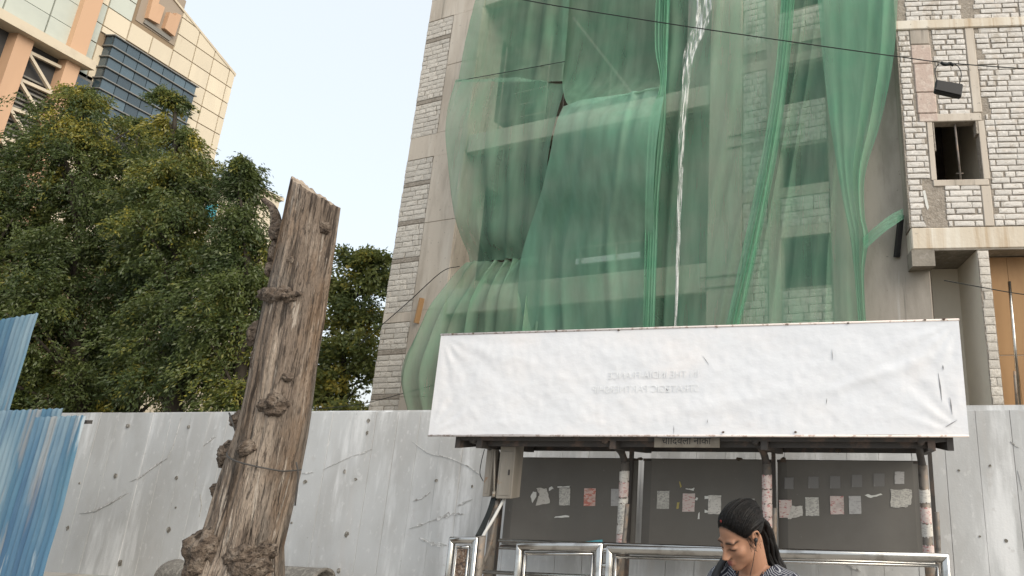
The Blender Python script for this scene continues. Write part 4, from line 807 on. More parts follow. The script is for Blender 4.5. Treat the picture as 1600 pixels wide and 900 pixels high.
# ------------------------------------------------------------------ bench rails and steel barriers
bh = thing('tube_bench', 'stainless tube bench under the shelter, behind the barriers', 'bench', W.P(8.9, 1.2, ZF))
for u, v, r in ((780, 844.5, .017), (780, 856, .013), (745, 893, .017)):
    z = W.pix(u, v, 1.18)[1]; g = Geo(); g.tube([W.P(W.pix(u, v, 1.18)[0], 1.18, z), W.P(10.95, 1.18, z + .02)], r, 10); g.part('rail', M['steel'], bh, smooth=True)
for s_ in (6.84, 8.2, 9.6, 10.98):
    g = Geo(); g.tube(smoothpath([W.P(s_ - .12, 1.2, ZF), W.P(s_ - .08, 1.19, .55), W.P(s_ + .01, 1.15, .95), W.P(s_ + .03, 1.13, 1.35)], 5), .02, 10); g.part('leg', M['post'], bh, smooth=True)
def barrier(label, u0, u1, v0, v1, q=1.72, r=.034, plate=False, low=True):
    a, b = W.pix(u0, v0, q), W.pix(u1, v1, q); r_ = r
    t = thing('steel_barrier', label, 'barrier', W.P((a[0] + b[0]) / 2, q, ZF), 'steel barriers in front of the shelter')
    sl, sr, zl, zr_ = a[0] + r, b[0] - r, a[1] - r, b[1] - r; k = .006
    g = Geo(); n = 14
    def mitre(p, q_, na, nb, name):      # tube with 45 degree ends in the s-z plane
        V = []
        for (s_, z_), sg_ in ((p, na), (q_, nb)):
            for i in range(n):
                t_ = 2 * math.pi * i / n; o1, o2 = r_ * math.cos(t_), r_ * math.sin(t_)
                if name == 'top_rail': V.append(W.P(s_ + sg_ * o1, q + o2, z_ + o1))
                else: V.append(W.P(s_ + o1, q + o2, z_ + sg_ * o1))
        g2 = Geo(); g2.add(V, [(i, (i + 1) % n, n + (i + 1) % n, n + i) for i in range(n)] + [tuple(range(n))[::-1], tuple(range(n, 2 * n))]); o = g2.part(name, M['steel'], t, smooth=True); bev(o, .004); return o
    mitre((sl, zl), (sr, zr_), -1, 1, 'top_rail'); mitre((sl, ZF), (sl, zl), 0, -1, 'leg'); mitre((sr, ZF), (sr, zr_), 0, 1, 'leg')
    i_ = .055
    g = Geo(); g.tube([W.P(sl + i_, q, zl - i_), W.P(sr - i_, q, zr_ - i_)], .012, 8); g.part('inner_bar', M['steel'], t, smooth=True)
    for s_, z_ in ((sl + i_, zl - i_), (sr - i_, zr_ - i_)): g = Geo(); g.tube([W.P(s_, q, .32), W.P(s_, q, z_)], .012, 8); g.part('inner_bar', M['steel'], t, smooth=True)
    g = Geo(); g.tube([W.P(sl + .01, q, .3), W.P(sr - .01, q, .3)], .02, 8); g.part('lower_rail', M['steel'], t, smooth=True)
    if plate: Geo().fbox(W, sl + i_ + .012, sr - i_ - .012, q - .01, q + .01, .33, zl - i_ - .012).part('plate', M['rust'], t)
    return t
barrier('narrow steel barrier with a rusty infill plate, left of the junction cabinet', 703, 748, 838.5, 839, plate=True, r=.028)
barrier('short bright steel barrier frame in the left bay', 808, 943, 847, 848)
barrier('long bright steel barrier running behind the woman to the right', 948, 1483, 851.5, 864.5)
g = Geo(); g.tube([W.P(W.pix(938, 858, 1.72)[0], 1.72, W.pix(938, 858, 1.72)[1]), W.P(W.pix(953, 858, 1.72)[0], 1.72, W.pix(938, 858, 1.72)[1])], .014, 8); g.tube([W.P(W.pix(938, 883, 1.72)[0], 1.72, W.pix(938, 883, 1.72)[1]), W.P(W.pix(953, 883, 1.72)[0], 1.72, W.pix(938, 883, 1.72)[1])], .018, 8)
g.solo('barrier_connector', M['steel'], 'pair of short steel stubs joining the short and long barriers', 'connector', smooth=True)
g = Geo(); a = W.pix(752, 838, 1.5); g.tube([W.P(a[0], 1.5, ZF), W.P(a[0], 1.5, a[1])], .04, 12); g.tube([W.P(a[0] - .1, 1.55, a[1] - .2), W.P(a[0], 1.5, a[1] - .2)], .025, 8); g.solo('bollard_pipe', M['post'], 'stub of grey pipe beside the rusty-plated barrier', 'pipe post', smooth=True)

# ------------------------------------------------------------------ far office tower
tw = thing('office_tower', 'tall cream panel-clad office tower with orange columns behind the trees', 'building', T.P(-4, -8, 0))
tA, tB = T.pix(368, 115), T.pix(275, 0); slope = (tB[1] - tA[1]) / (tB[0] - tA[0]); tr_ = 4.88
ztop_ = lambda s: tA[1] + slope * (s - tr_)
Geo().prism(T, [(-24, 0), (tr_, 0), (tr_, ztop_(tr_) - .05), (-8.6, ztop_(-8.6) - .05), (-24, ztop_(-8.6) - .05)], -9, -.12).part('core', M['tjoint'], tw)
def clip(poly, f):
    out = []
    for a, b in zip(poly, poly[1:] + poly[:1]):
        fa, fb = f(a), f(b)
        if fa >= 0: out.append(a)
        if fa * fb < 0: t = fa / (fa - fb); out.append((a[0] + (b[0] - a[0]) * t, a[1] + (b[1] - a[1]) * t))
    return out
gs0, gs1, gzt = T.pix(167, 57)[0], T.pix(296, 136)[0], T.pix(167, 55)[1]; gzb = gzt - 9.4
ls0, ls1, lz0, lz1 = T.pix(213, 31)[0], T.pix(272, 74)[0], T.pix(213, 31)[1], T.pix(288, 25)[1]
SX = [.33 + 1.93 * k for k in range(-5, 3)] + [tr_ + .02]; ZX = [37.5 + 1.82 * k for k in range(-12, 5)]
SX[0] = T.pix(128, 0)[0] + .2
for a, b in zip(SX[:-1], SX[1:]):
    for c, d in zip(ZX[:-1], ZX[1:]):
        cs, cz = (a + b) / 2, (c + d) / 2
        if gs0 - .2 < cs < gs1 and gzb < cz < gzt: 
            if a < gs0 - .4: pass
            else: continue
        if ls0 < cs < ls1 and cz > lz0: continue
        p = [(a + .05, c + .05), (b - .05, c + .05), (b - .05, d - .05), (a + .05, d - .05)]
        if cz < gzt and a < gs1 < b: p = clip(p, lambda v: v[0] - gs1 - .05)
        if gs0 - .9 < cs < gs1 and c < gzt < d: p = clip(p, lambda v: v[1] - gzt - .06)
        p = clip(p, lambda v: ztop_(v[0]) - .1 - v[1])
        if len(p) > 2: Geo().prism(T, p, -.13, 0).part('cladding_panel', M['tpanelg'] if (cs < gs0 and cz < 37.6) or (cs < ls0 and cz > 38 and cs > ls0 - 1.9) else M['tpanel'], tw)
p = [(tr_ + .02, 0), (tr_ + .06, 0), (tr_ + .06, ztop_(tr_)), (-8.6, ztop_(-8.6)), (-8.6, ztop_(-8.6) - .16), (tr_ - .14, ztop_(tr_) - .2), (tr_ + .02, ztop_(tr_) - .35)]
Geo().prism(T, p[2:], -.4, .05).part('roof_edge', M['tbeam'], tw)
# glass box with fins
Geo().fbox(T, gs0, gs1, -.1, .62, gzb, gzt - .04).part('glass_core', M['tdark'], tw)
bays = np.linspace(gs0, gs1, 8); rowsz = [gzt - .06 - 1.02 * k for k in range(9)]
for j in range(8):
    for i in range(7): Geo().fbox(T, bays[i] + .03, bays[i + 1] - .03, .63, .7, rowsz[j + 1] + .05, rowsz[j] - .03).part('pane', M['tglass'], tw)
    Geo().fbox(T, gs0 - .004, gs0 + .02, .02, .6, rowsz[j + 1] + .05, rowsz[j] - .03).part('pane', M['tglass'], tw)
for j in range(9): Geo().fbox(T, gs0 - .15, gs1 + .12, .0, .86, rowsz[j] - .02, rowsz[j] + .07).part('fin', M['tfin'], tw)
# emblem: two orange blocks in a recess with a caption strip
Geo().fbox(T, ls0, ls1 + .02, -.12, -.06, lz0, lz1 + 1.6).part('emblem_recess', M['tframe'], tw)
em = lambda pts: [T.pix(210 + x / 11.24, y / 11.24) for x, y in pts]
Geo().prism(T, em([(185, 315), (385, 425), (480, 130), (370, 60), (400, -40), (290, -100)]), -.06, .3).part('emblem_block', M['torange'], tw)
Geo().prism(T, em([(480, 495), (655, 640), (775, 270), (690, 230), (670, 275), (570, 215)]), -.06, .3).part('emblem_block', M['torange'], tw)
Geo().prism(T, em([(190, 345), (640, 660), (610, 715), (160, 400)]), -.06, .06).part('caption_strip', M['tslat'], tw)
# lower left: ledge, columns, lattice and louvres
zl = T.pix(0, 27)[1]; le = T.pix(127, 99)[0]
Geo().fbox(T, -24, le, -.1, 1.3, zl - .75, zl).part('ledge', M['tbeam'], tw)
sx = [-24 + 2.6 * k for k in range(6)] + [T.pix(112, 60)[0]]
for a, b in zip(sx[:-1], sx[1:]):
    for k in range(4): Geo().fbox(T, a + .05, b - .05, -.13, .3, zl + .03 + 2.1 * k, zl + 2.08 + 2.1 * k).part('cladding_panel', M['tpanelg'], tw)
def col(u, v, w, z0, z1, q1):
    s_ = T.pix(u, v)[0]; Geo().fbox(T, s_ - w / 2, s_ + w / 2, -.1, q1, z0, z1).part('column', M['torange'], tw)
col(120, 45, 1.15, zl + .01, ztop_(-8.6) + .5, .7); col(16, 90, 1.0, 0, zl - .76, .7); col(98, 112, .95, 0, zl - .76, .7)
c2, c3 = T.pix(16, 90)[0], T.pix(98, 112)[0]
Geo().fbox(T, -24, c3 + 2.0, -.11, .0, 0, zl - .76).part('louvre_backing', M['tdark'], tw)
for a0, b0, n in ((c2 + .66, c3 - .61, 46), (-24, c2 - .66, 46)):
    for k in range(n): z = zl - 3.4 - .36 * k; Geo().fbox(T, a0, b0, .01, .16, z - .07, z + .07).part('louvre_slat', M['tslat'], tw)
Geo().fbox(T, c3 + .62, c3 + 2.0, .0, .1, zl - 3.4, zl - 1.1).part('window_frame', M['tslat'], tw); Geo().fbox(T, c3 + .75, c3 + 1.85, .1, .12, zl - 3.2, zl - 1.3).part('pane', M['tglass'], tw)
w_ = c3 - c2
for k in range(8):
    z = zl - 1.6 - 2.35 * k; Geo().bar(T.P(c2 + .6, .4, z), T.P(c3 - .55, .4, z + .1), .24).part('lattice_bar', M['tbeam'], tw)
    Geo().bar(T.P(c2 + .6, .42, z - .15), T.P(c3 - .55, .42, z - 2.2), .2).part('lattice_bar', M['tbeam'], tw)
# low annex with a blue pane
ax = aty(325, 340, 44); an = thing('low_annex', 'low beige building with a blue window seen between tree crowns', 'building', (ax.x, 44, 0))
A_ = Fr(ax.x, 44, 0); a0, a1 = A_.pix(300, 300)[0], A_.pix(345, 300)[0]; zt_ = A_.pix(325, 284)[1]
holes_wall(Geo(), A_, 0, 1, 0, 1, [], 0, 1)
Geo().fbox(A_, a0, a1 + 1.5, -4, 0, 0, zt_).part('wall', M['tpanel'], an); q0, q1 = A_.pix(316, 350), A_.pix(341, 320)
Geo().fbox(A_, q0[0], q1[0], .002, .06, q0[1], q1[1]).part('window', M['tcyan'], an)
Geo().fbox(A_, a0 - .2, a1 + 1.7, -4.2, .2, zt_ + .002, zt_ + .3).part('roof', M['tbeam'], an)

# ------------------------------------------------------------------ trees
def leaves(name, Cn, D, ln, wd, tint, m, parent):
    n = len(Cn); D = D / np.linalg.norm(D, axis=1, keepdims=True); rv = RNG.normal(size=(n, 3)); S_ = np.cross(D, rv); S_ /= np.linalg.norm(S_, axis=1, keepdims=True) + 1e-6
    Nn = np.cross(D, S_); L_ = ln * RNG.uniform(.7, 1.3, (n, 1)); Wd = wd * RNG.uniform(.75, 1.25, (n, 1))
    V = np.empty((n, 4, 3)); V[:, 0] = Cn; V[:, 1] = Cn + D * L_ * .45 + S_ * Wd + Nn * Wd * .35; V[:, 2] = Cn + D * L_ - Nn * L_ * .08; V[:, 3] = Cn + D * L_ * .45 - S_ * Wd + Nn * Wd * .35
    me = npmesh(name, V.reshape(-1, 3) - np.array(OFF[parent.name]), np.arange(n * 4).reshape(n, 4))
    at = me.attributes.new('tint', 'FLOAT', 'POINT'); at.data.foreach_set('value', np.repeat(tint, 4).astype(np.float32))
    o = raw(name, me, M[m], parent); return o
def tree(label, name, u, Y, prof, ncl, nl, seed, lf=(.088, .0165), droop=.9, spread=.26, yellow=.0, m='leaf', tr=.16, group='trees behind the wall', lobes=1.5, inner=.45, ylow=None):
    """prof: (v, half-width px) down the crown at depth Y"""
    rs = np.random.default_rng(seed); k = Y / 936; top = aty(u, prof[0][0], Y); X = top.x
    zs_ = np.array([aty(u, p[0], Y).z for p in prof]); ws = np.array([max(p[1] - 15, p[1] * .5) * k for p in prof]); cxs = np.array([aty(u + (p[2] if len(p) > 2 else 0), p[0], Y).x for p in prof])
    t = thing(name, label, 'tree', (X, Y, 0), group)
    zlo, zhi = zs_.min(), zs_.max(); o_ = np.argsort(zs_); I = lambda z, a: np.interp(z, zs_[o_], a[o_])
    ncl = max(20, ncl // 4); zc_ = rs.uniform(zlo, zhi, ncl * 4); wr = I(zc_, ws); keep = rs.uniform(0, ws.max(), ncl * 4) < wr + .15 * ws.max(); zc_ = zc_[keep][:ncl]; zc_[:4] = zhi - .02 - rs.uniform(0, .35, 4); wr = I(zc_, ws)
    n = len(zc_); th = rs.uniform(0, 2 * math.pi, n)
    lob = np.array([1 + lobes * .5 * mnoise.noise(Vector((math.cos(a) * 1.6 + seed, math.sin(a) * 1.6, z * .8))) for a, z in zip(th, zc_)]) * rs.uniform(.55, 1.28, n)
    r = np.maximum(.08, wr * lob)
    cc = np.stack([I(zc_, cxs) + r * np.cos(th), Y + r * np.sin(th), zc_], 1); out = np.stack([np.cos(th), np.sin(th), np.zeros(n)], 1)
    st_ = np.stack([I(zc_, cxs), np.full(n, Y), np.minimum(zc_ + .1 * r, zhi - .1)], 1)
    ms = 13; nl = max(16, nl * 58 // 110); fr_ = rs.uniform(inner * .75, 1.05, (n, ms, 1)) ** .8
    sp = st_[:, None] * (1 - fr_) + cc[:, None] * fr_ + np.array([0, 0, 1]) * (.22 * np.minimum(r, 1.2)[:, None, None] * np.sin(np.pi * fr_)) + rs.normal(size=(n, ms, 3)) * spread * np.array([.75, .75, .5]) * np.minimum(1, .35 + wr / 1.0)[:, None, None]
    sdn = out[:, None] * .45 + rs.normal(size=(n, ms, 3)) * np.array([.5, .5, .3]) + np.array([0, 0, -.75 * droop]); Ls = lf[0] * rs.uniform(3.4, 7.4, (n, ms, 1, 1)) * np.minimum(1, .45 + wr / 1.2)[:, None, None, None]
    tl = rs.uniform(0, 1, (n, ms, nl, 1)); pos = sp[:, :, None] + sdn[:, :, None] * tl * Ls + np.array([0, 0, -.4]) * droop * tl ** 2 * Ls + rs.normal(size=(n, ms, nl, 3)) * lf[0] * .6
    D = sdn[:, :, None] + rs.normal(size=(n, ms, nl, 3)) * .55 + np.array([0, 0, -.35 * droop]); pos = pos.reshape(-1, 3); D = D.reshape(-1, 3)
    zf = (zc_ - zlo) / (zhi - zlo); ct = np.clip(rs.normal(.33, .19, n) + yellow * (zf > .72) + (0 if ylow is None else ylow * (zf < .3)), 0, 1); ct[rs.uniform(size=n) < .1] += .26  # sunlit crown tops are put into the leaf tint as yellow
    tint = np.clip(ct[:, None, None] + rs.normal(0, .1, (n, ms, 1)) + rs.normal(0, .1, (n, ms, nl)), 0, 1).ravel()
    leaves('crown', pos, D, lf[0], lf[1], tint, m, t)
    g = Geo(); zt = zhi - .12 * (zhi - zlo); nn = 9; bp = [(I(z, cxs) if z > zlo else I(zlo, cxs), Y, z) for z in np.linspace(-.02, zt, nn)]
    bp = [(b[0] + .12 * mnoise.noise(Vector((seed, i * .7, 0))), b[1] + .12 * mnoise.noise(Vector((seed, i * .7, 5))), b[2]) for i, b in enumerate(bp)]
    g.tube(bp, [tr * (1.25 - 1.15 * i / (nn - 1)) for i in range(nn)], 9); tk = g.part('trunk', M['trunkdk'], t, smooth=True)
    for i in rs.choice(n, min(n, 40), replace=False):
        e = Vector(cc[i]); z0 = max(.6, e.z - rs.uniform(.5, 1.6)); z0 = min(z0, zt); f = np.interp(z0, [b[2] for b in bp], range(nn)); j = int(min(nn - 2, f)); s0 = Vector(bp[j]).lerp(Vector(bp[j + 1]), f - j)
        mid = s0.lerp(e, .55) + Vector((0, 0, .12)); g = Geo(); g.tube(smoothpath([s0, mid, e], 4), [tr * .28 * (1 - .85 * q_ / 8) + .004 for q_ in range(9)], 6); g.part('limb', M['trunkdk'], t, smooth=True)
    return t
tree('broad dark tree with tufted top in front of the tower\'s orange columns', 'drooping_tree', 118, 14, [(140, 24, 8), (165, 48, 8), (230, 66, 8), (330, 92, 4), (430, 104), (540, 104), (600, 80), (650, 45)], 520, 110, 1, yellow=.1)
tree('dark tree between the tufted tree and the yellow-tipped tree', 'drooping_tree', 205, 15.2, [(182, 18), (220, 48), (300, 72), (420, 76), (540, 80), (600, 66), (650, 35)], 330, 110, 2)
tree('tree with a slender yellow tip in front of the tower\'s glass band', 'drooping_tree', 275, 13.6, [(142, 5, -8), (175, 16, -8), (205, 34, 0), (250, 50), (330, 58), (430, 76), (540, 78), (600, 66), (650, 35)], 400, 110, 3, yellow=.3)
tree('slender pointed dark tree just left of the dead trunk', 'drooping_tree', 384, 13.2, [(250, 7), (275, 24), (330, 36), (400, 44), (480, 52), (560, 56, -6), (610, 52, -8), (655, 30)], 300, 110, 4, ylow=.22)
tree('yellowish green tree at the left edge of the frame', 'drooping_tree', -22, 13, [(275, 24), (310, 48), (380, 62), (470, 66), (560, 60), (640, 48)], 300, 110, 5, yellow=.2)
tree('loose airy tree between the dead trunk and the block pier', 'broadleaf_tree', 548, 33, [(398, 14, 26), (420, 36, 16), (450, 52, 6), (500, 50, 0), (540, 58, -10), (590, 78, -12), (640, 82, -10), (690, 40)], 190, 96, 6, lf=(.24, .06), droop=.25, spread=.55, m='leafb', tr=.22, inner=.2, ylow=.22, lobes=1.4)

# ------------------------------------------------------------------ cables overhead
CY = 9.0
def wireline(label, pts, r, name='overhead_cable', cat='cable'):
    g = Geo(); g.tube(smoothpath(pts, 8), r, 6); return g.solo(name, M['cable'], label, cat, smooth=True)
wireline('dark overhead cable crossing the nets from top centre to the right edge', [aty(560, -90, CY), aty(700, -32, CY), aty(810, -2, CY), aty(1000, 30, CY), aty(1200, 60, CY), aty(1400, 88, CY), aty(1500, 100, CY), aty(1700, 112, CY), aty(1900, 112, CY)], .010)
wireline('thin wire running from under the wing slab to the right edge', [G.U(1475, 438, .05), G.U(1540, 450, .1), G.U(1600, 460, .2), G.U(1700, 470, .3)], .012, 'thin_wire', 'wire')
wireline('thin wire slanting across the pier from the net\'s gathered corner', [F.U(718, 416, .4), F.U(690, 425, .3), F.U(640, 470, .1), F.U(600, 505, .12), F.U(560, 540, .3)], .014, 'thin_wire', 'wire')
wireline('thin wire sagging low across the foot of the pier', [F.U(480, 640, .6), F.U(560, 632, .5), F.U(640, 612, .4), F.U(720, 590, .5)], .012, 'thin_wire', 'wire')
cl = thing('splice_box', 'black ribbed cable splice box hanging by a loop from the overhead cable', 'splice box', aty(1481, 153, CY))
a_, b_, c_, d_ = aty(1459, 145, CY), aty(1501, 154, CY), aty(1504, 133, CY), aty(1462, 126, CY)
dpt = Vector((0, .05, 0)); g = Geo(); g.box8([a_ - dpt, b_ - dpt, b_ + dpt, a_ + dpt, d_ - dpt, c_ - dpt, c_ + dpt, d_ + dpt]); g.part('case', M['black'], cl, bevel=.02)
Geo().bar(a_ - dpt + Vector((.01, -.01, .04)), b_ - dpt + Vector((-.01, -.01, .04)), .03, .03).part('seam', M['black'], cl)
g = Geo(); g.tube(smoothpath([aty(1464, 128, CY), aty(1461, 112, CY), aty(1466, 101, CY), aty(1480, 98.5, CY), aty(1495, 102, CY), aty(1502, 115, CY), aty(1499, 132, CY)], 6), .009, 6); g.part('loop', M['cable'], cl, smooth=True)
g = Geo(); g.tube(smoothpath([aty(1470, 98, CY), aty(1478, 101, CY), aty(1484, 99, CY), aty(1490, 102, CY)], 4), .03, 6); g.part('knot', M['cable'], cl, smooth=True)

# ------------------------------------------------------------------ the woman at the roadside
def smin(a, b, k):
    h = np.clip(.5 + .5 * (b - a) / k, 0, 1); return b * (1 - h) + a * h - k * h * (1 - h)
def ell(p, c, r):
    q = (p - np.array(c)) / np.array(r); k0 = np.linalg.norm(q, axis=-1); k1 = np.linalg.norm(q / np.array(r), axis=-1); return k0 * (k0 - 1) / np.maximum(k1, 1e-6)
def caps(p, a, b, ra, rb):
    a, b = np.array(a), np.array(b); ab = b - a; t = np.clip(((p - a) @ ab) / (ab @ ab), 0, 1); return np.linalg.norm(p - (a + t[..., None] * ab), axis=-1) - (ra + (rb - ra) * t)
def head_sdf(p):
    d = ell(p, (0, -.012, .036), (.071, .093, .081))
    d = smin(d, ell(p, (0, .034, -.028), (.056, .052, .082)), .02)
    d = smin(d, ell(p, (0, .018, -.062), (.053, .055, .042)), .02)
    d = smin(d, ell(p, (0, .064, -.094), (.024, .022, .02)), .022)
    for sx in (-1, 1):
        d = smin(d, ell(p, (sx * .04, .056, -.03), (.02, .02, .018)), .018)
        d = smin(d, ell(p, (sx * .026, .077, .016), (.026, .011, .008)), .012)
    for sx in (-1, 1):
        e = ell(p, (sx * .031, .092, -.003), (.019, .014, .0125)); d = -smin(-d, e, .01)
        d = smin(d, ell(p, (sx * .031, .0735, -.006), (.0145, .0125, .0105)), .004)
    d = smin(d, caps(p, (0, .082, .008), (0, .108, -.036), .0075, .0105), .009)
    for sx in (-1, 1): d = smin(d, ell(p, (sx * .0115, .0985, -.039), (.008, .011, .0075)), .006)
    d = smin(d, ell(p, (0, .09, -.061), (.019, .0095, .0052)), .005)
    d = smin(d, ell(p, (0, .0885, -.0715), (.0175, .0095, .0066)), .005)
    return d
def cast(dirs, extra=None):
    lo = np.zeros(len(dirs)); hi = np.full(len(dirs), .2)
    for _ in range(26):
        m_ = (lo + hi) / 2; ins = head_sdf(dirs * m_[:, None]) < 0; lo = np.where(ins, m_, lo); hi = np.where(ins, hi, m_)
    return (lo + hi) / 2
nph, nth = 150, 110; ph = np.linspace(0, 2 * np.pi, nph, endpoint=False); th_ = np.linspace(.02, np.pi - .02, nth)
PH, TT = np.meshgrid(ph, th_); dirs = np.stack([np.sin(TT) * np.cos(PH), np.sin(TT) * np.sin(PH), np.cos(TT)], -1).reshape(-1, 3)
rH = cast(dirs); HV = dirs * rH[:, None]; gridf = [(j * nph + k, (j + 1) * nph + k, (j + 1) * nph + (k + 1) % nph, j * nph + (k + 1) % nph) for j in range(nth - 1) for k in range(nph)]
psi, dl, rl = math.radians(50), math.radians(27), math.radians(-3)
f0 = Vector((-math.sin(psi), -math.cos(psi), 0)); up0 = Vector((0, 0, 1)); rt = f0.cross(up0); fw = f0 * math.cos(dl) - up0 * math.sin(dl); upv = up0 * math.cos(dl) + f0 * math.sin(dl)
HC = aty(1158, 834, 2.46); HM = Matrix.Translation(HC) @ Matrix((rt, fw, upv)).transposed().to_4x4() @ Matrix.Rotation(rl, 4, 'Y')
HMn = np.array(HM); toW = lambda v: v @ HMn[:3, :3].T + HMn[:3, 3]
bp_ = math.radians(30); bf = Vector((-math.sin(bp_), -math.cos(bp_), 0)); br = bf.cross(up0); NBW = aty(1180, 886, 2.53)
NB = Vector((0, -.02, NBW.z - ZF)); kz = NB.z / 1.33
BM_ = Matrix.Translation(NBW - Matrix((br, bf, up0)).transposed() @ NB) @ Matrix((br, bf, up0)).transposed().to_4x4()
b2w = lambda p: BM_ @ Vector(p)
def capsule_geo(g, a, b, ra, rb, n=20, sq=(1, 1)):
    a, b = Vector(a), Vector(b); t = (b - a).normalized(); x = t.cross(Vector((0, 1, 0)) if abs(t.y) < .9 else Vector((1, 0, 0))).normalized(); y = t.cross(x); L_ = (b - a).length; rings = []
    for i in range(6): an = math.pi / 2 * (1 - i / 5.0); rings.append((-math.sin(an) * ra, math.cos(an) * ra))
    for i in range(6): an = math.pi / 2 * i / 5.0; rings.append((L_ + math.sin(an) * rb, math.cos(an) * rb))
    base_ = len(g.v)
    for d, r in rings:
        for k in range(n): an = 2 * math.pi * k / n; g.v.append(tuple(a + t * d + (x * math.cos(an) * sq[0] + y * math.sin(an) * sq[1]) * max(r, .0004)))
    for i in range(len(rings) - 1):
        for k in range(n): g.f.append((base_ + i * n + k, base_ + i * n + (k + 1) % n, base_ + (i + 1) * n + (k + 1) % n, base_ + (i + 1) * n + k))
    g.f.append(tuple(base_ + k for k in range(n - 1, -1, -1))); g.f.append(tuple(base_ + (len(rings) - 1) * n + k for k in range(n)))
def ball(g, c, r, n=20):
    c = Vector(c); base_ = len(g.v); m_ = 12
    for j in range(m_ + 1):
        t = math.pi * (j + .001) / (m_ + .002)
        for k in range(n): a = 2 * math.pi * k / n; g.v.append((c.x + r[0] * math.sin(t) * math.cos(a), c.y + r[1] * math.sin(t) * math.sin(a), c.z + r[2] * math.cos(t)))
    for j in range(m_):
        for k in range(n): g.f.append((base_ + j * n + k, base_ + (j + 1) * n + k, base_ + (j + 1) * n + (k + 1) % n, base_ + j * n + (k + 1) % n))
z_ = lambda v: v * kz
def remeshed(name, g, vox, smooth_it, fac=.5):
    tmp = bpy.data.objects.new('tmp', g.me('tmp')); C.objects.link(tmp)
    rm = tmp.modifiers.new('r', 'REMESH'); rm.mode = 'VOXEL'; rm.voxel_size = vox
    sm = tmp.modifiers.new('s', 'SMOOTH'); sm.factor = fac; sm.iterations = smooth_it
    bpy.context.view_layer.update(); me = bpy.data.meshes.new_from_object(tmp.evaluated_get(bpy.context.evaluated_depsgraph_get())); bpy.data.objects.remove(tmp)
    me.name = name; me.polygons.foreach_set('use_smooth', [True] * len(me.polygons)); return me
def getco(me): a = np.empty(len(me.vertices) * 3, np.float32); me.vertices.foreach_get('co', a); return a.reshape(-1, 3)
wm = thing('person', 'woman in dark patterned kurta and earphones, looking down in front of the shelter', 'person', b2w((0, 0, 0)))
off = np.array(OFF[wm.name])
g = Geo(); W_ = toW(HV); g.v += [tuple(v) for v in W_]; g.f += [tuple(f) for f in gridf] + [tuple(range(nph))[::-1] and tuple(range(nph)), tuple(range((nth - 1) * nph, nth * nph))[::-1]]
gb = Geo()                                               # body in its own frame
neck_top = BM_.inverted() @ (HM @ Vector((0, -.028, -.05))); nb = (0, -.02, z_(1.31))
capsule_geo(gb, neck_top, nb, .05, .056)
ball(gb, (0, -.02, z_(1.27)), (.13, .07, .07)); ball(gb, (0, .0, z_(1.16)), (.145, .1, .15)); ball(gb, (0, 0, z_(1.0)), (.125, .09, .14)); ball(gb, (0, -.01, z_(.87)), (.165, .115, .13))
for sx in (-1, 1):
    ball(gb, (sx * .075, .07, z_(1.13)), (.06, .06, .06))
    capsule_geo(gb, (sx * .06, -.02, z_(1.295)), (sx * .155, -.02, z_(1.265)), .045, .047)
    el = Vector((sx * .2, -.03, z_(1.02))); wr = Vector((sx * .075, .2, z_(1.05)))
    capsule_geo(gb, (sx * .165, -.02, z_(1.26)), el, .045, .037); capsule_geo(gb, el, wr, .036, .025)
    pc = wr + (wr - el).normalized() * .05 + Vector((0, 0, .012)); capsule_geo(gb, wr, pc, .024, .03, sq=(1, .6))
    dh = (wr - el).normalized(); sd_ = dh.cross(Vector((0, 0, 1))).normalized()
    for k, ln in enumerate((.032, .038, .035, .027)):     # four fingers curled round the phone
        a = pc + dh * .018 + sd_ * (.027 - .018 * k); b = a + dh * ln * .9 + Vector((0, 0, .012)); c = b + Vector((-sx * .022, .0, .02)); capsule_geo(gb, a, b, .0095, .0085, 10); capsule_geo(gb, b, c, .0085, .007, 10)
    a = wr + dh * .02 - sd_ * sx * -.02 + Vector((0, 0, .012)); b = a + dh * .028 + Vector((-sx * .014, 0, .022)); c = b + dh * .02 + Vector((-sx * .01, 0, .012)); capsule_geo(gb, a, b, .0115, .0095, 10); capsule_geo(gb, b, c, .0095, .008, 10)
    kn = (sx * .095, .01, z_(.46)); an = (sx * .1, -.02, z_(.08))
    capsule_geo(gb, (sx * .085, -.01, z_(.84)), kn, .082, .055); capsule_geo(gb, kn, an, .053, .036); capsule_geo(gb, (sx * .1, -.035, z_(.04)), (sx * .115, .12, z_(.028)), .036, .028)
gb.v = [tuple(b2w(v)) for v in gb.v]; g.add(gb.v, gb.f)
ge = Geo()                                               # ears
for sx in (-1, 1):
    ball(ge, (sx * .069, -.006, -.012), (.008, .016, .028)); ball(ge, (sx * .072, -.002, -.034), (.006, .008, .009))
    hel = [(sx * .074, .006, -.0), (sx * .079, .007, .012), (sx * .083, -.004, .02), (sx * .085, -.018, .014), (sx * .083, -.022, -.004), (sx * .078, -.014, -.022), (sx * .074, -.004, -.034)]
    ge.tube(smoothpath(hel, 5), .0045, 8)
g.add([tuple(HM @ Vector(v)) for v in ge.v], ge.f)
me = remeshed('body', g, .0042, 3); co = getco(me)
inv = np.array(HM.inverted()); hl = co @ inv[:3, :3].T + inv[:3, 3]
col_ = np.tile(np.array([.31, .165, .105]), (len(co), 1)); inh = (np.linalg.norm(hl, axis=1) < .16) & (hl[:, 2] > -.13)
def paint(mask, c):
    global col_
    mask = np.clip(mask * inh, 0, 1)[:, None]; col_ = col_ * (1 - mask) + np.array(c) * mask
G_ = lambda c, r: np.exp(-(((hl - np.array(c)) / np.array(r)) ** 2).sum(1))
paint(1.3 * G_((0, .098, -.061), (.016, .016, .0045)) + 1.3 * G_((0, .097, -.0715), (.015, .016, .0055)), (.2, .06, .055))
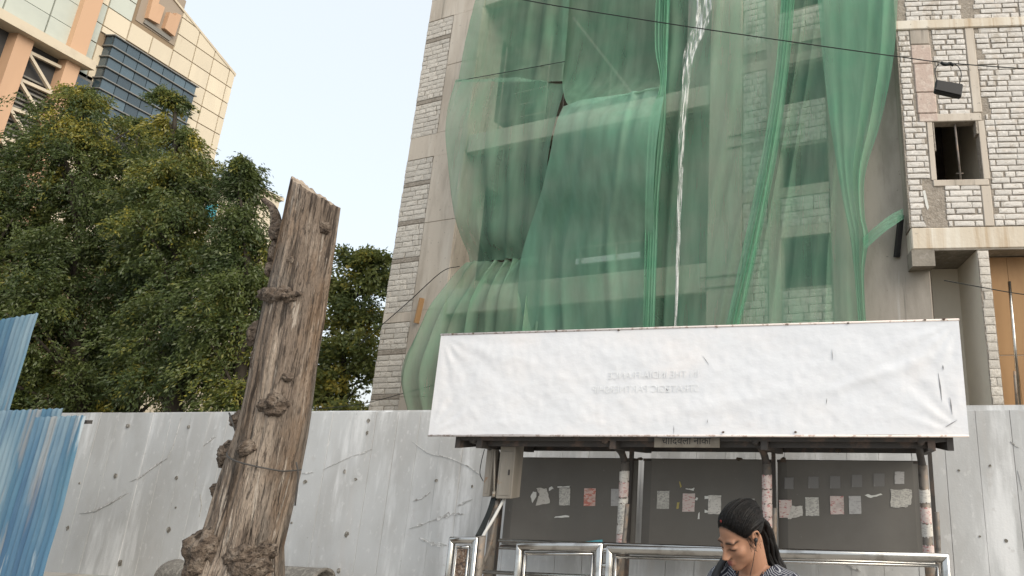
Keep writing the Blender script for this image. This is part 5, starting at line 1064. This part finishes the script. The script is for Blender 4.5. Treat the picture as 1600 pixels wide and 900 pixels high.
paint(1.2 * G_((0, .1, -.0665), (.018, .015, .0016)), (.07, .025, .02))
for sx in (-1, 1):
    for k in range(7):
        t = k / 6; paint(1.25 * G_((sx * (.013 + .034 * t), .088 - .02 * t * t, .0125 + .006 * math.sin(math.pi * (.2 + .75 * t))), (.006, .02, .0042)), (.022, .013, .01))
    paint(2.2 * G_((sx * .031, .084, -.0115), (.016, .014, .0042)), (.02, .012, .01)); paint(.35 * G_((sx * .031, .086, -.004), (.017, .015, .012)), (.15, .07, .045)); paint(.8 * G_((sx * .008, .104, -.047), (.004, .007, .003)), (.08, .03, .02))
paint(.5 * G_((0, .108, -.036), (.012, .012, .012)), (.4, .21, .125))
hm_ = hl @ np.array([0, -.73, .68]) + .018 * np.clip(np.abs(hl[:, 0]) / .07, 0, 1) ** 2; paint(np.clip((hm_ + .011) / .014, 0, .92) * (hl[:, 2] > -.02) * (np.abs(hl[:, 0]) < .064), (.012, .009, .008))
at = me.color_attributes.new('skin', 'FLOAT_COLOR', 'POINT'); at.data.foreach_set('color', np.c_[col_, np.ones(len(co))].astype(np.float32).ravel())
me.vertices.foreach_set('co', (co - off).astype(np.float32).ravel()); me.update()
sk_ = bpy.data.materials.new('skin'); sk_.use_nodes = True; N = sk_.node_tree.nodes; b = N['Principled BSDF']; a_n = N.new('ShaderNodeAttribute'); a_n.attribute_name = 'skin'
sk_.node_tree.links.new(a_n.outputs['Color'], b.inputs['Base Color']); b.inputs['Roughness'].default_value = .58; b.inputs['Subsurface Weight'].default_value = .08; b.inputs['Subsurface Radius'].default_value = (.01, .004, .002); b.inputs['Specular IOR Level'].default_value = .28
raw('body', me, sk_, wm)
# hair: cap drawn back from a centre parting, then a loose tail behind the shoulder
M['hair'] = mat('black_hair', (.0045, .004, .004), .5, spec=.22, layers=[((.011, .008, .007), 60, (1, .25, 1), .5, .65, .7)], bump=[(120, (1, .2, 1), .5, .004)])
nv_ = np.array([0, -.73, .68]); m_ = HV @ nv_ + .000 + .018 * np.clip(np.abs(HV[:, 0]) / .07, 0, 1) ** 2; part_ = np.exp(-(HV[:, 0] / .006) ** 2) * (HV[:, 1] > -.03)
hk = np.clip(m_ / .035, 0, 1); hk = hk * hk * (3 - 2 * hk)
streak = np.array([mnoise.noise(Vector((math.atan2(v[0], v[2] + .02) * 9, v[1] * 5, 1))) + .6 * mnoise.noise(Vector((math.atan2(v[0], v[2] + .02) * 26, v[1] * 6, 4))) for v in HV])
rad_h = rH + .0015 + hk * (.0055 + .0036 * streak - .004 * part_) + .006 * hk * np.clip(-dirs[:, 1], 0, 1)
keep = (m_ > 0) & (HV[:, 2] > -.088); ear_zone = (np.abs(HV[:, 0]) > .05) & (HV[:, 1] > -.028) & (HV[:, 2] < .012); keep &= ~ear_zone
HVh = toW(dirs * np.where(keep, rad_h, rH - .004)[:, None]); fh = [f for f in gridf if sum(keep[list(f)]) >= 1]
hm = npmesh('hair', HVh - off, fh, True); hair = raw('hair', hm, M['hair'], wm)
gt = Geo(); tail = smoothpath([HM @ Vector((0, -.098, -.0)), aty(1190, 823, 2.57), aty(1198, 849, 2.6), aty(1205, 872, 2.62), aty(1218, 896, 2.62), aty(1224, 930, 2.63), aty(1224, 985, 2.64)], 8)
rsd = random.Random(4)
for k in range(42):
    a = 2 * math.pi * rsd.random(); rr_ = .03 * math.sqrt(rsd.random()); o_ = Vector((math.cos(a) * rr_, math.sin(a) * rr_ * .8, 0)); n = len(tail)
    gt.tube([p + o_ * (.75 + .5 * math.sin(math.pi * min(1, i / n * 1.2))) + Vector((.004 * math.sin(i * .4 + k), .004 * math.cos(i * .3 + k * 2), 0)) for i, p in enumerate(tail)], [.011 * (1 - .45 * i / n) for i in range(n)], 6)
gt.part('hair_tail', M['hair'], hair, smooth=True)
gl = Geo(); c = aty(1188, 809, 2.52); gl.tube([c + Vector((math.cos(t) * .009, -.004, math.sin(t) * .0105)) for t in np.linspace(0, 2 * math.pi, 15)], .0026, 6); gl.part('hair_tie', M['black'], hair, smooth=True)
gw = Geo(); root_d = Vector((0, -1, -.03)).normalized(); edge_i = np.where((m_ > .002) & (m_ < .012) & keep & (HV[:, 2] > -.01))[0]
hdir = dirs.reshape(nth, nph, 3); hrad = np.where(keep, rad_h, rH).reshape(nth, nph)
def hsurf(d):
    t = math.acos(max(-1, min(1, d.z))); p = math.atan2(d.y, d.x) % (2 * math.pi); j = min(nth - 1, max(0, int(round((t - .02) / (math.pi - .04) * (nth - 1))))); k = int(round(p / (2 * math.pi) * nph)) % nph
    return d * (hrad[j, k])
for i in rsd.choices(list(edge_i), k=420):                # combed-back strands over the cap
    d0 = Vector(dirs[i]); d0 = (d0 + Vector((rsd.gauss(0, .02), rsd.gauss(0, .02), rsd.gauss(0, .02)))).normalized(); lift = rsd.uniform(-.0005, .003); pts = []
    for q_ in range(12):
        t = q_ / 11; dd = d0.lerp(root_d, t); dd.z += .28 * math.sin(math.pi * t) * (1 if d0.z > .2 else .2); pts.append(HM @ (hsurf(dd.normalized()) + dd.normalized() * lift * math.sin(math.pi * min(1, t + .1))))
    gw.tube(pts, [.0014] * 11 + [.0008], 4)
for k in range(14):                                       # a few loose wisps
    b_ = Vector((-.07 + rsd.uniform(-.003, .003), rsd.uniform(-.03, .03), rsd.uniform(-.01, .03))); gw.tube(smoothpath([HM @ b_, HM @ (b_ + Vector((-.006, rsd.uniform(-.01, .015), -.02))), HM @ (b_ + Vector((-.008, rsd.uniform(-.02, .02), -.05)))], 4), .0006, 4)
o = gw.part('hair_strands', M['hair'], hair, smooth=True); o['kind'] = 'stuff'
# sindoor mark at the parting
M['red'] = mat('red_powder', (.1, .012, .012), .9); gs = Geo(); ball(gs, (0, .068, .098), (.002, .004, .006), 10); gs.v = [tuple(HM @ Vector(v)) for v in gs.v]; gs.part('parting_mark', M['red'], hair, smooth=True)
# kurta
gk = Geo(); ball(gk, (0, -.02, z_(1.265)), (.14, .083, .075)); ball(gk, (0, .0, z_(1.16)), (.16, .115, .155)); ball(gk, (0, 0, z_(1.0)), (.145, .108, .16)); ball(gk, (0, -.01, z_(.86)), (.185, .135, .16))
for sx in (-1, 1):
    ball(gk, (sx * .075, .075, z_(1.13)), (.07, .068, .07)); capsule_geo(gk, (sx * .06, -.02, z_(1.295)), (sx * .158, -.02, z_(1.268)), .055, .056); capsule_geo(gk, (sx * .165, -.02, z_(1.262)), (sx * .198, -.028, z_(1.06)), .056, .055)
n = 28; rr2 = [(z_(.9), .18, .13), (z_(.7), .2, .15), (z_(.5), .22, .17), (z_(.42), .225, .175)]; b0_ = len(gk.v)
for zz_, a, b in rr2:
    for k in range(n): t = 2 * math.pi * k / n; w = 1 + .03 * math.sin(5 * t); gk.v.append((a * w * math.cos(t), b * w * math.sin(t) - .01, zz_))
for i in range(3):
    for k in range(n): gk.f.append((b0_ + (i + 1) * n + k, b0_ + (i + 1) * n + (k + 1) % n, b0_ + i * n + (k + 1) % n, b0_ + i * n + k))
gk.f.append(tuple(b0_ + k for k in range(n))); gk.f.append(tuple(b0_ + 3 * n + k for k in range(n - 1, -1, -1)))
me = remeshed('kurta', gk, .007, 5); co = getco(me); bm = bmesh.new(); bm.from_mesh(me)
dele = []
for f in bm.faces:
    c = f.calc_center_median(); hz = z_(1.245) + abs(c.x) * 1.15 if c.y > .0 else z_(1.315)
    if abs(c.x) < .088 and c.z > hz: dele.append(f)
bmesh.ops.delete(bm, geom=dele, context='FACES')
for v in bm.verts: v.co = b2w(v.co + v.normal * .004 * mnoise.noise(v.co * 22)) - Vector(off)
bm.to_mesh(me); bm.free()
km = bpy.data.materials.new('navy_geometric_print'); km.use_nodes = True; N = km.node_tree.nodes; L = km.node_tree.links; b = N['Principled BSDF']; b.inputs['Roughness'].default_value = .85
tc = N.new('ShaderNodeTexCoord'); vo = N.new('ShaderNodeTexVoronoi'); vo.inputs['Scale'].default_value = 26; L.new(tc.outputs['Object'], vo.inputs['Vector'])
sb_ = N.new('ShaderNodeVectorMath'); sb_.operation = 'SUBTRACT'; sb_.inputs[1].default_value = (.5, .5, .5); L.new(vo.outputs['Color'], sb_.inputs[0]); nm = N.new('ShaderNodeVectorMath'); nm.operation = 'NORMALIZE'; L.new(sb_.outputs[0], nm.inputs[0])
dt = N.new('ShaderNodeVectorMath'); dt.operation = 'DOT_PRODUCT'; L.new(nm.outputs[0], dt.inputs[0]); L.new(tc.outputs['Object'], dt.inputs[1])
mu = N.new('ShaderNodeMath'); mu.operation = 'MULTIPLY'; mu.inputs[1].default_value = 760; L.new(dt.outputs['Value'], mu.inputs[0]); si = N.new('ShaderNodeMath'); si.operation = 'SINE'; L.new(mu.outputs[0], si.inputs[0])
rp = N.new('ShaderNodeValToRGB'); rp.color_ramp.elements[0].position = .5; rp.color_ramp.elements[0].color = (.012, .014, .028, 1); rp.color_ramp.elements[1].position = .72; rp.color_ramp.elements[1].color = (.33, .34, .36, 1); L.new(si.outputs[0], rp.inputs[0])
no = N.new('ShaderNodeTexNoise'); no.inputs['Scale'].default_value = 7.5; L.new(tc.outputs['Object'], no.inputs['Vector']); mr = N.new('ShaderNodeMapRange'); mr.inputs[1].default_value = .64; mr.inputs[2].default_value = .66; L.new(no.outputs[0], mr.inputs[0])
mx = N.new('ShaderNodeMix'); mx.data_type = 'RGBA'; mx.inputs[7].default_value = (.66, .66, .66, 1); L.new(mr.outputs[0], mx.inputs[0]); L.new(rp.outputs[0], mx.inputs[6]); L.new(mx.outputs[2], b.inputs['Base Color'])
ku = raw('kurta', me, km, wm); sm = ku.modifiers.new('thick', 'SOLIDIFY'); sm.thickness = .004; sm.offset = 1
gp = Geo(); M['cotton'] = mat('dark_cotton', (.03, .032, .045), .9)
for sx in (-1, 1): capsule_geo(gp, (sx * .085, -.01, z_(.8)), (sx * .095, .01, z_(.46)), .095, .075); capsule_geo(gp, (sx * .095, .01, z_(.46)), (sx * .1, -.02, z_(.12)), .073, .05)
me = remeshed('trousers', gp, .012, 4); co = getco(me); me.vertices.foreach_set('co', (np.array([b2w(v) for v in co]) - off).astype(np.float32).ravel()); raw('trousers', me, M['cotton'], wm)
for sx in (-1, 1):
    g = Geo(); a0, a1 = b2w((sx * .1, -.07, .012)), b2w((sx * .117, .15, .012)); g.bar(a0 - Vector((0, 0, .003)), a1 - Vector((0, 0, .003)), .075, .018); g.part('sandal', M['black'], wm, bevel=.005)
# things she wears or holds
g = Geo(); e = HM @ Vector((-.081, -.001, -.012)); ball(g, e, (.0075, .0075, .0095), 12); ball(g, HM @ Vector((-.079, .004, -.024)), (.004, .004, .009), 10)
g.tube(smoothpath([HM @ Vector((-.079, .004, -.03)), aty(1179, 864, 2.40), aty(1176, 882, 2.40), aty(1171, 905, 2.40), aty(1168, 940, 2.4)], 6), .0014, 5); g.solo('earphones', M['black'], 'black wired earphone in the woman\'s visible ear', 'earphones', smooth=True)
g = Geo(); g.tube(smoothpath([b2w((-.052, -.02, z_(1.345))), b2w((-.05, .03, z_(1.31))), b2w((-.03, .075, z_(1.272))), b2w((0, .1, z_(1.25))), b2w((.03, .075, z_(1.272))), b2w((.05, .03, z_(1.31))), b2w((.052, -.02, z_(1.345)))], 6), .003, 6); g.solo('neck_cord', M['black'], 'thin black cord round the woman\'s neck', 'necklace', smooth=True)
V = []; pth = smoothpath([b2w((.135, -.12, z_(1.1))), b2w((.145, -.1, z_(1.24))), b2w((.125, -.03, z_(1.36))), b2w((.13, .07, z_(1.305))), b2w((.15, .13, z_(1.15))), b2w((.15, .12, z_(1.0)))], 6); g = Geo()
for p, q in zip(pth[:-1], pth[1:]): pass
rdir = b2w((1, 0, 0)) - b2w((0, 0, 0)); pv = []
for i, p in enumerate(pth):
    t = (pth[min(i + 1, len(pth) - 1)] - pth[max(0, i - 1)]).normalized(); nn_ = t.cross(rdir).normalized() * .003; pv += [p - rdir * .016 - nn_, p + rdir * .016 - nn_, p + rdir * .016 + nn_, p - rdir * .016 + nn_]
g.add(pv, [(i * 4 + k, i * 4 + (k + 1) % 4, (i + 1) * 4 + (k + 1) % 4, (i + 1) * 4 + k) for i in range(len(pth) - 1) for k in range(4)])
g.solo('bag_strap', M['black'], 'black bag strap over the woman\'s shoulder on the left of the picture', 'strap', smooth=True)
pc_ = b2w((0, .275, z_(1.085))); g = Geo(); d1 = (b2w((1, 0, 0)) - b2w((0, 0, 0))) * .037; d2 = (b2w((0, .55, .83)) - b2w((0, 0, 0))).normalized() * .074; d3 = d1.cross(d2).normalized() * .0045
g.box8([pc_ - d1 - d2 - d3, pc_ + d1 - d2 - d3, pc_ + d1 + d2 - d3, pc_ - d1 + d2 - d3, pc_ - d1 - d2 + d3, pc_ + d1 - d2 + d3, pc_ + d1 + d2 + d3, pc_ - d1 + d2 + d3]); g.solo('mobile_phone', M['black'], 'black mobile phone held in the woman\'s hands', 'phone', bevel=.003)
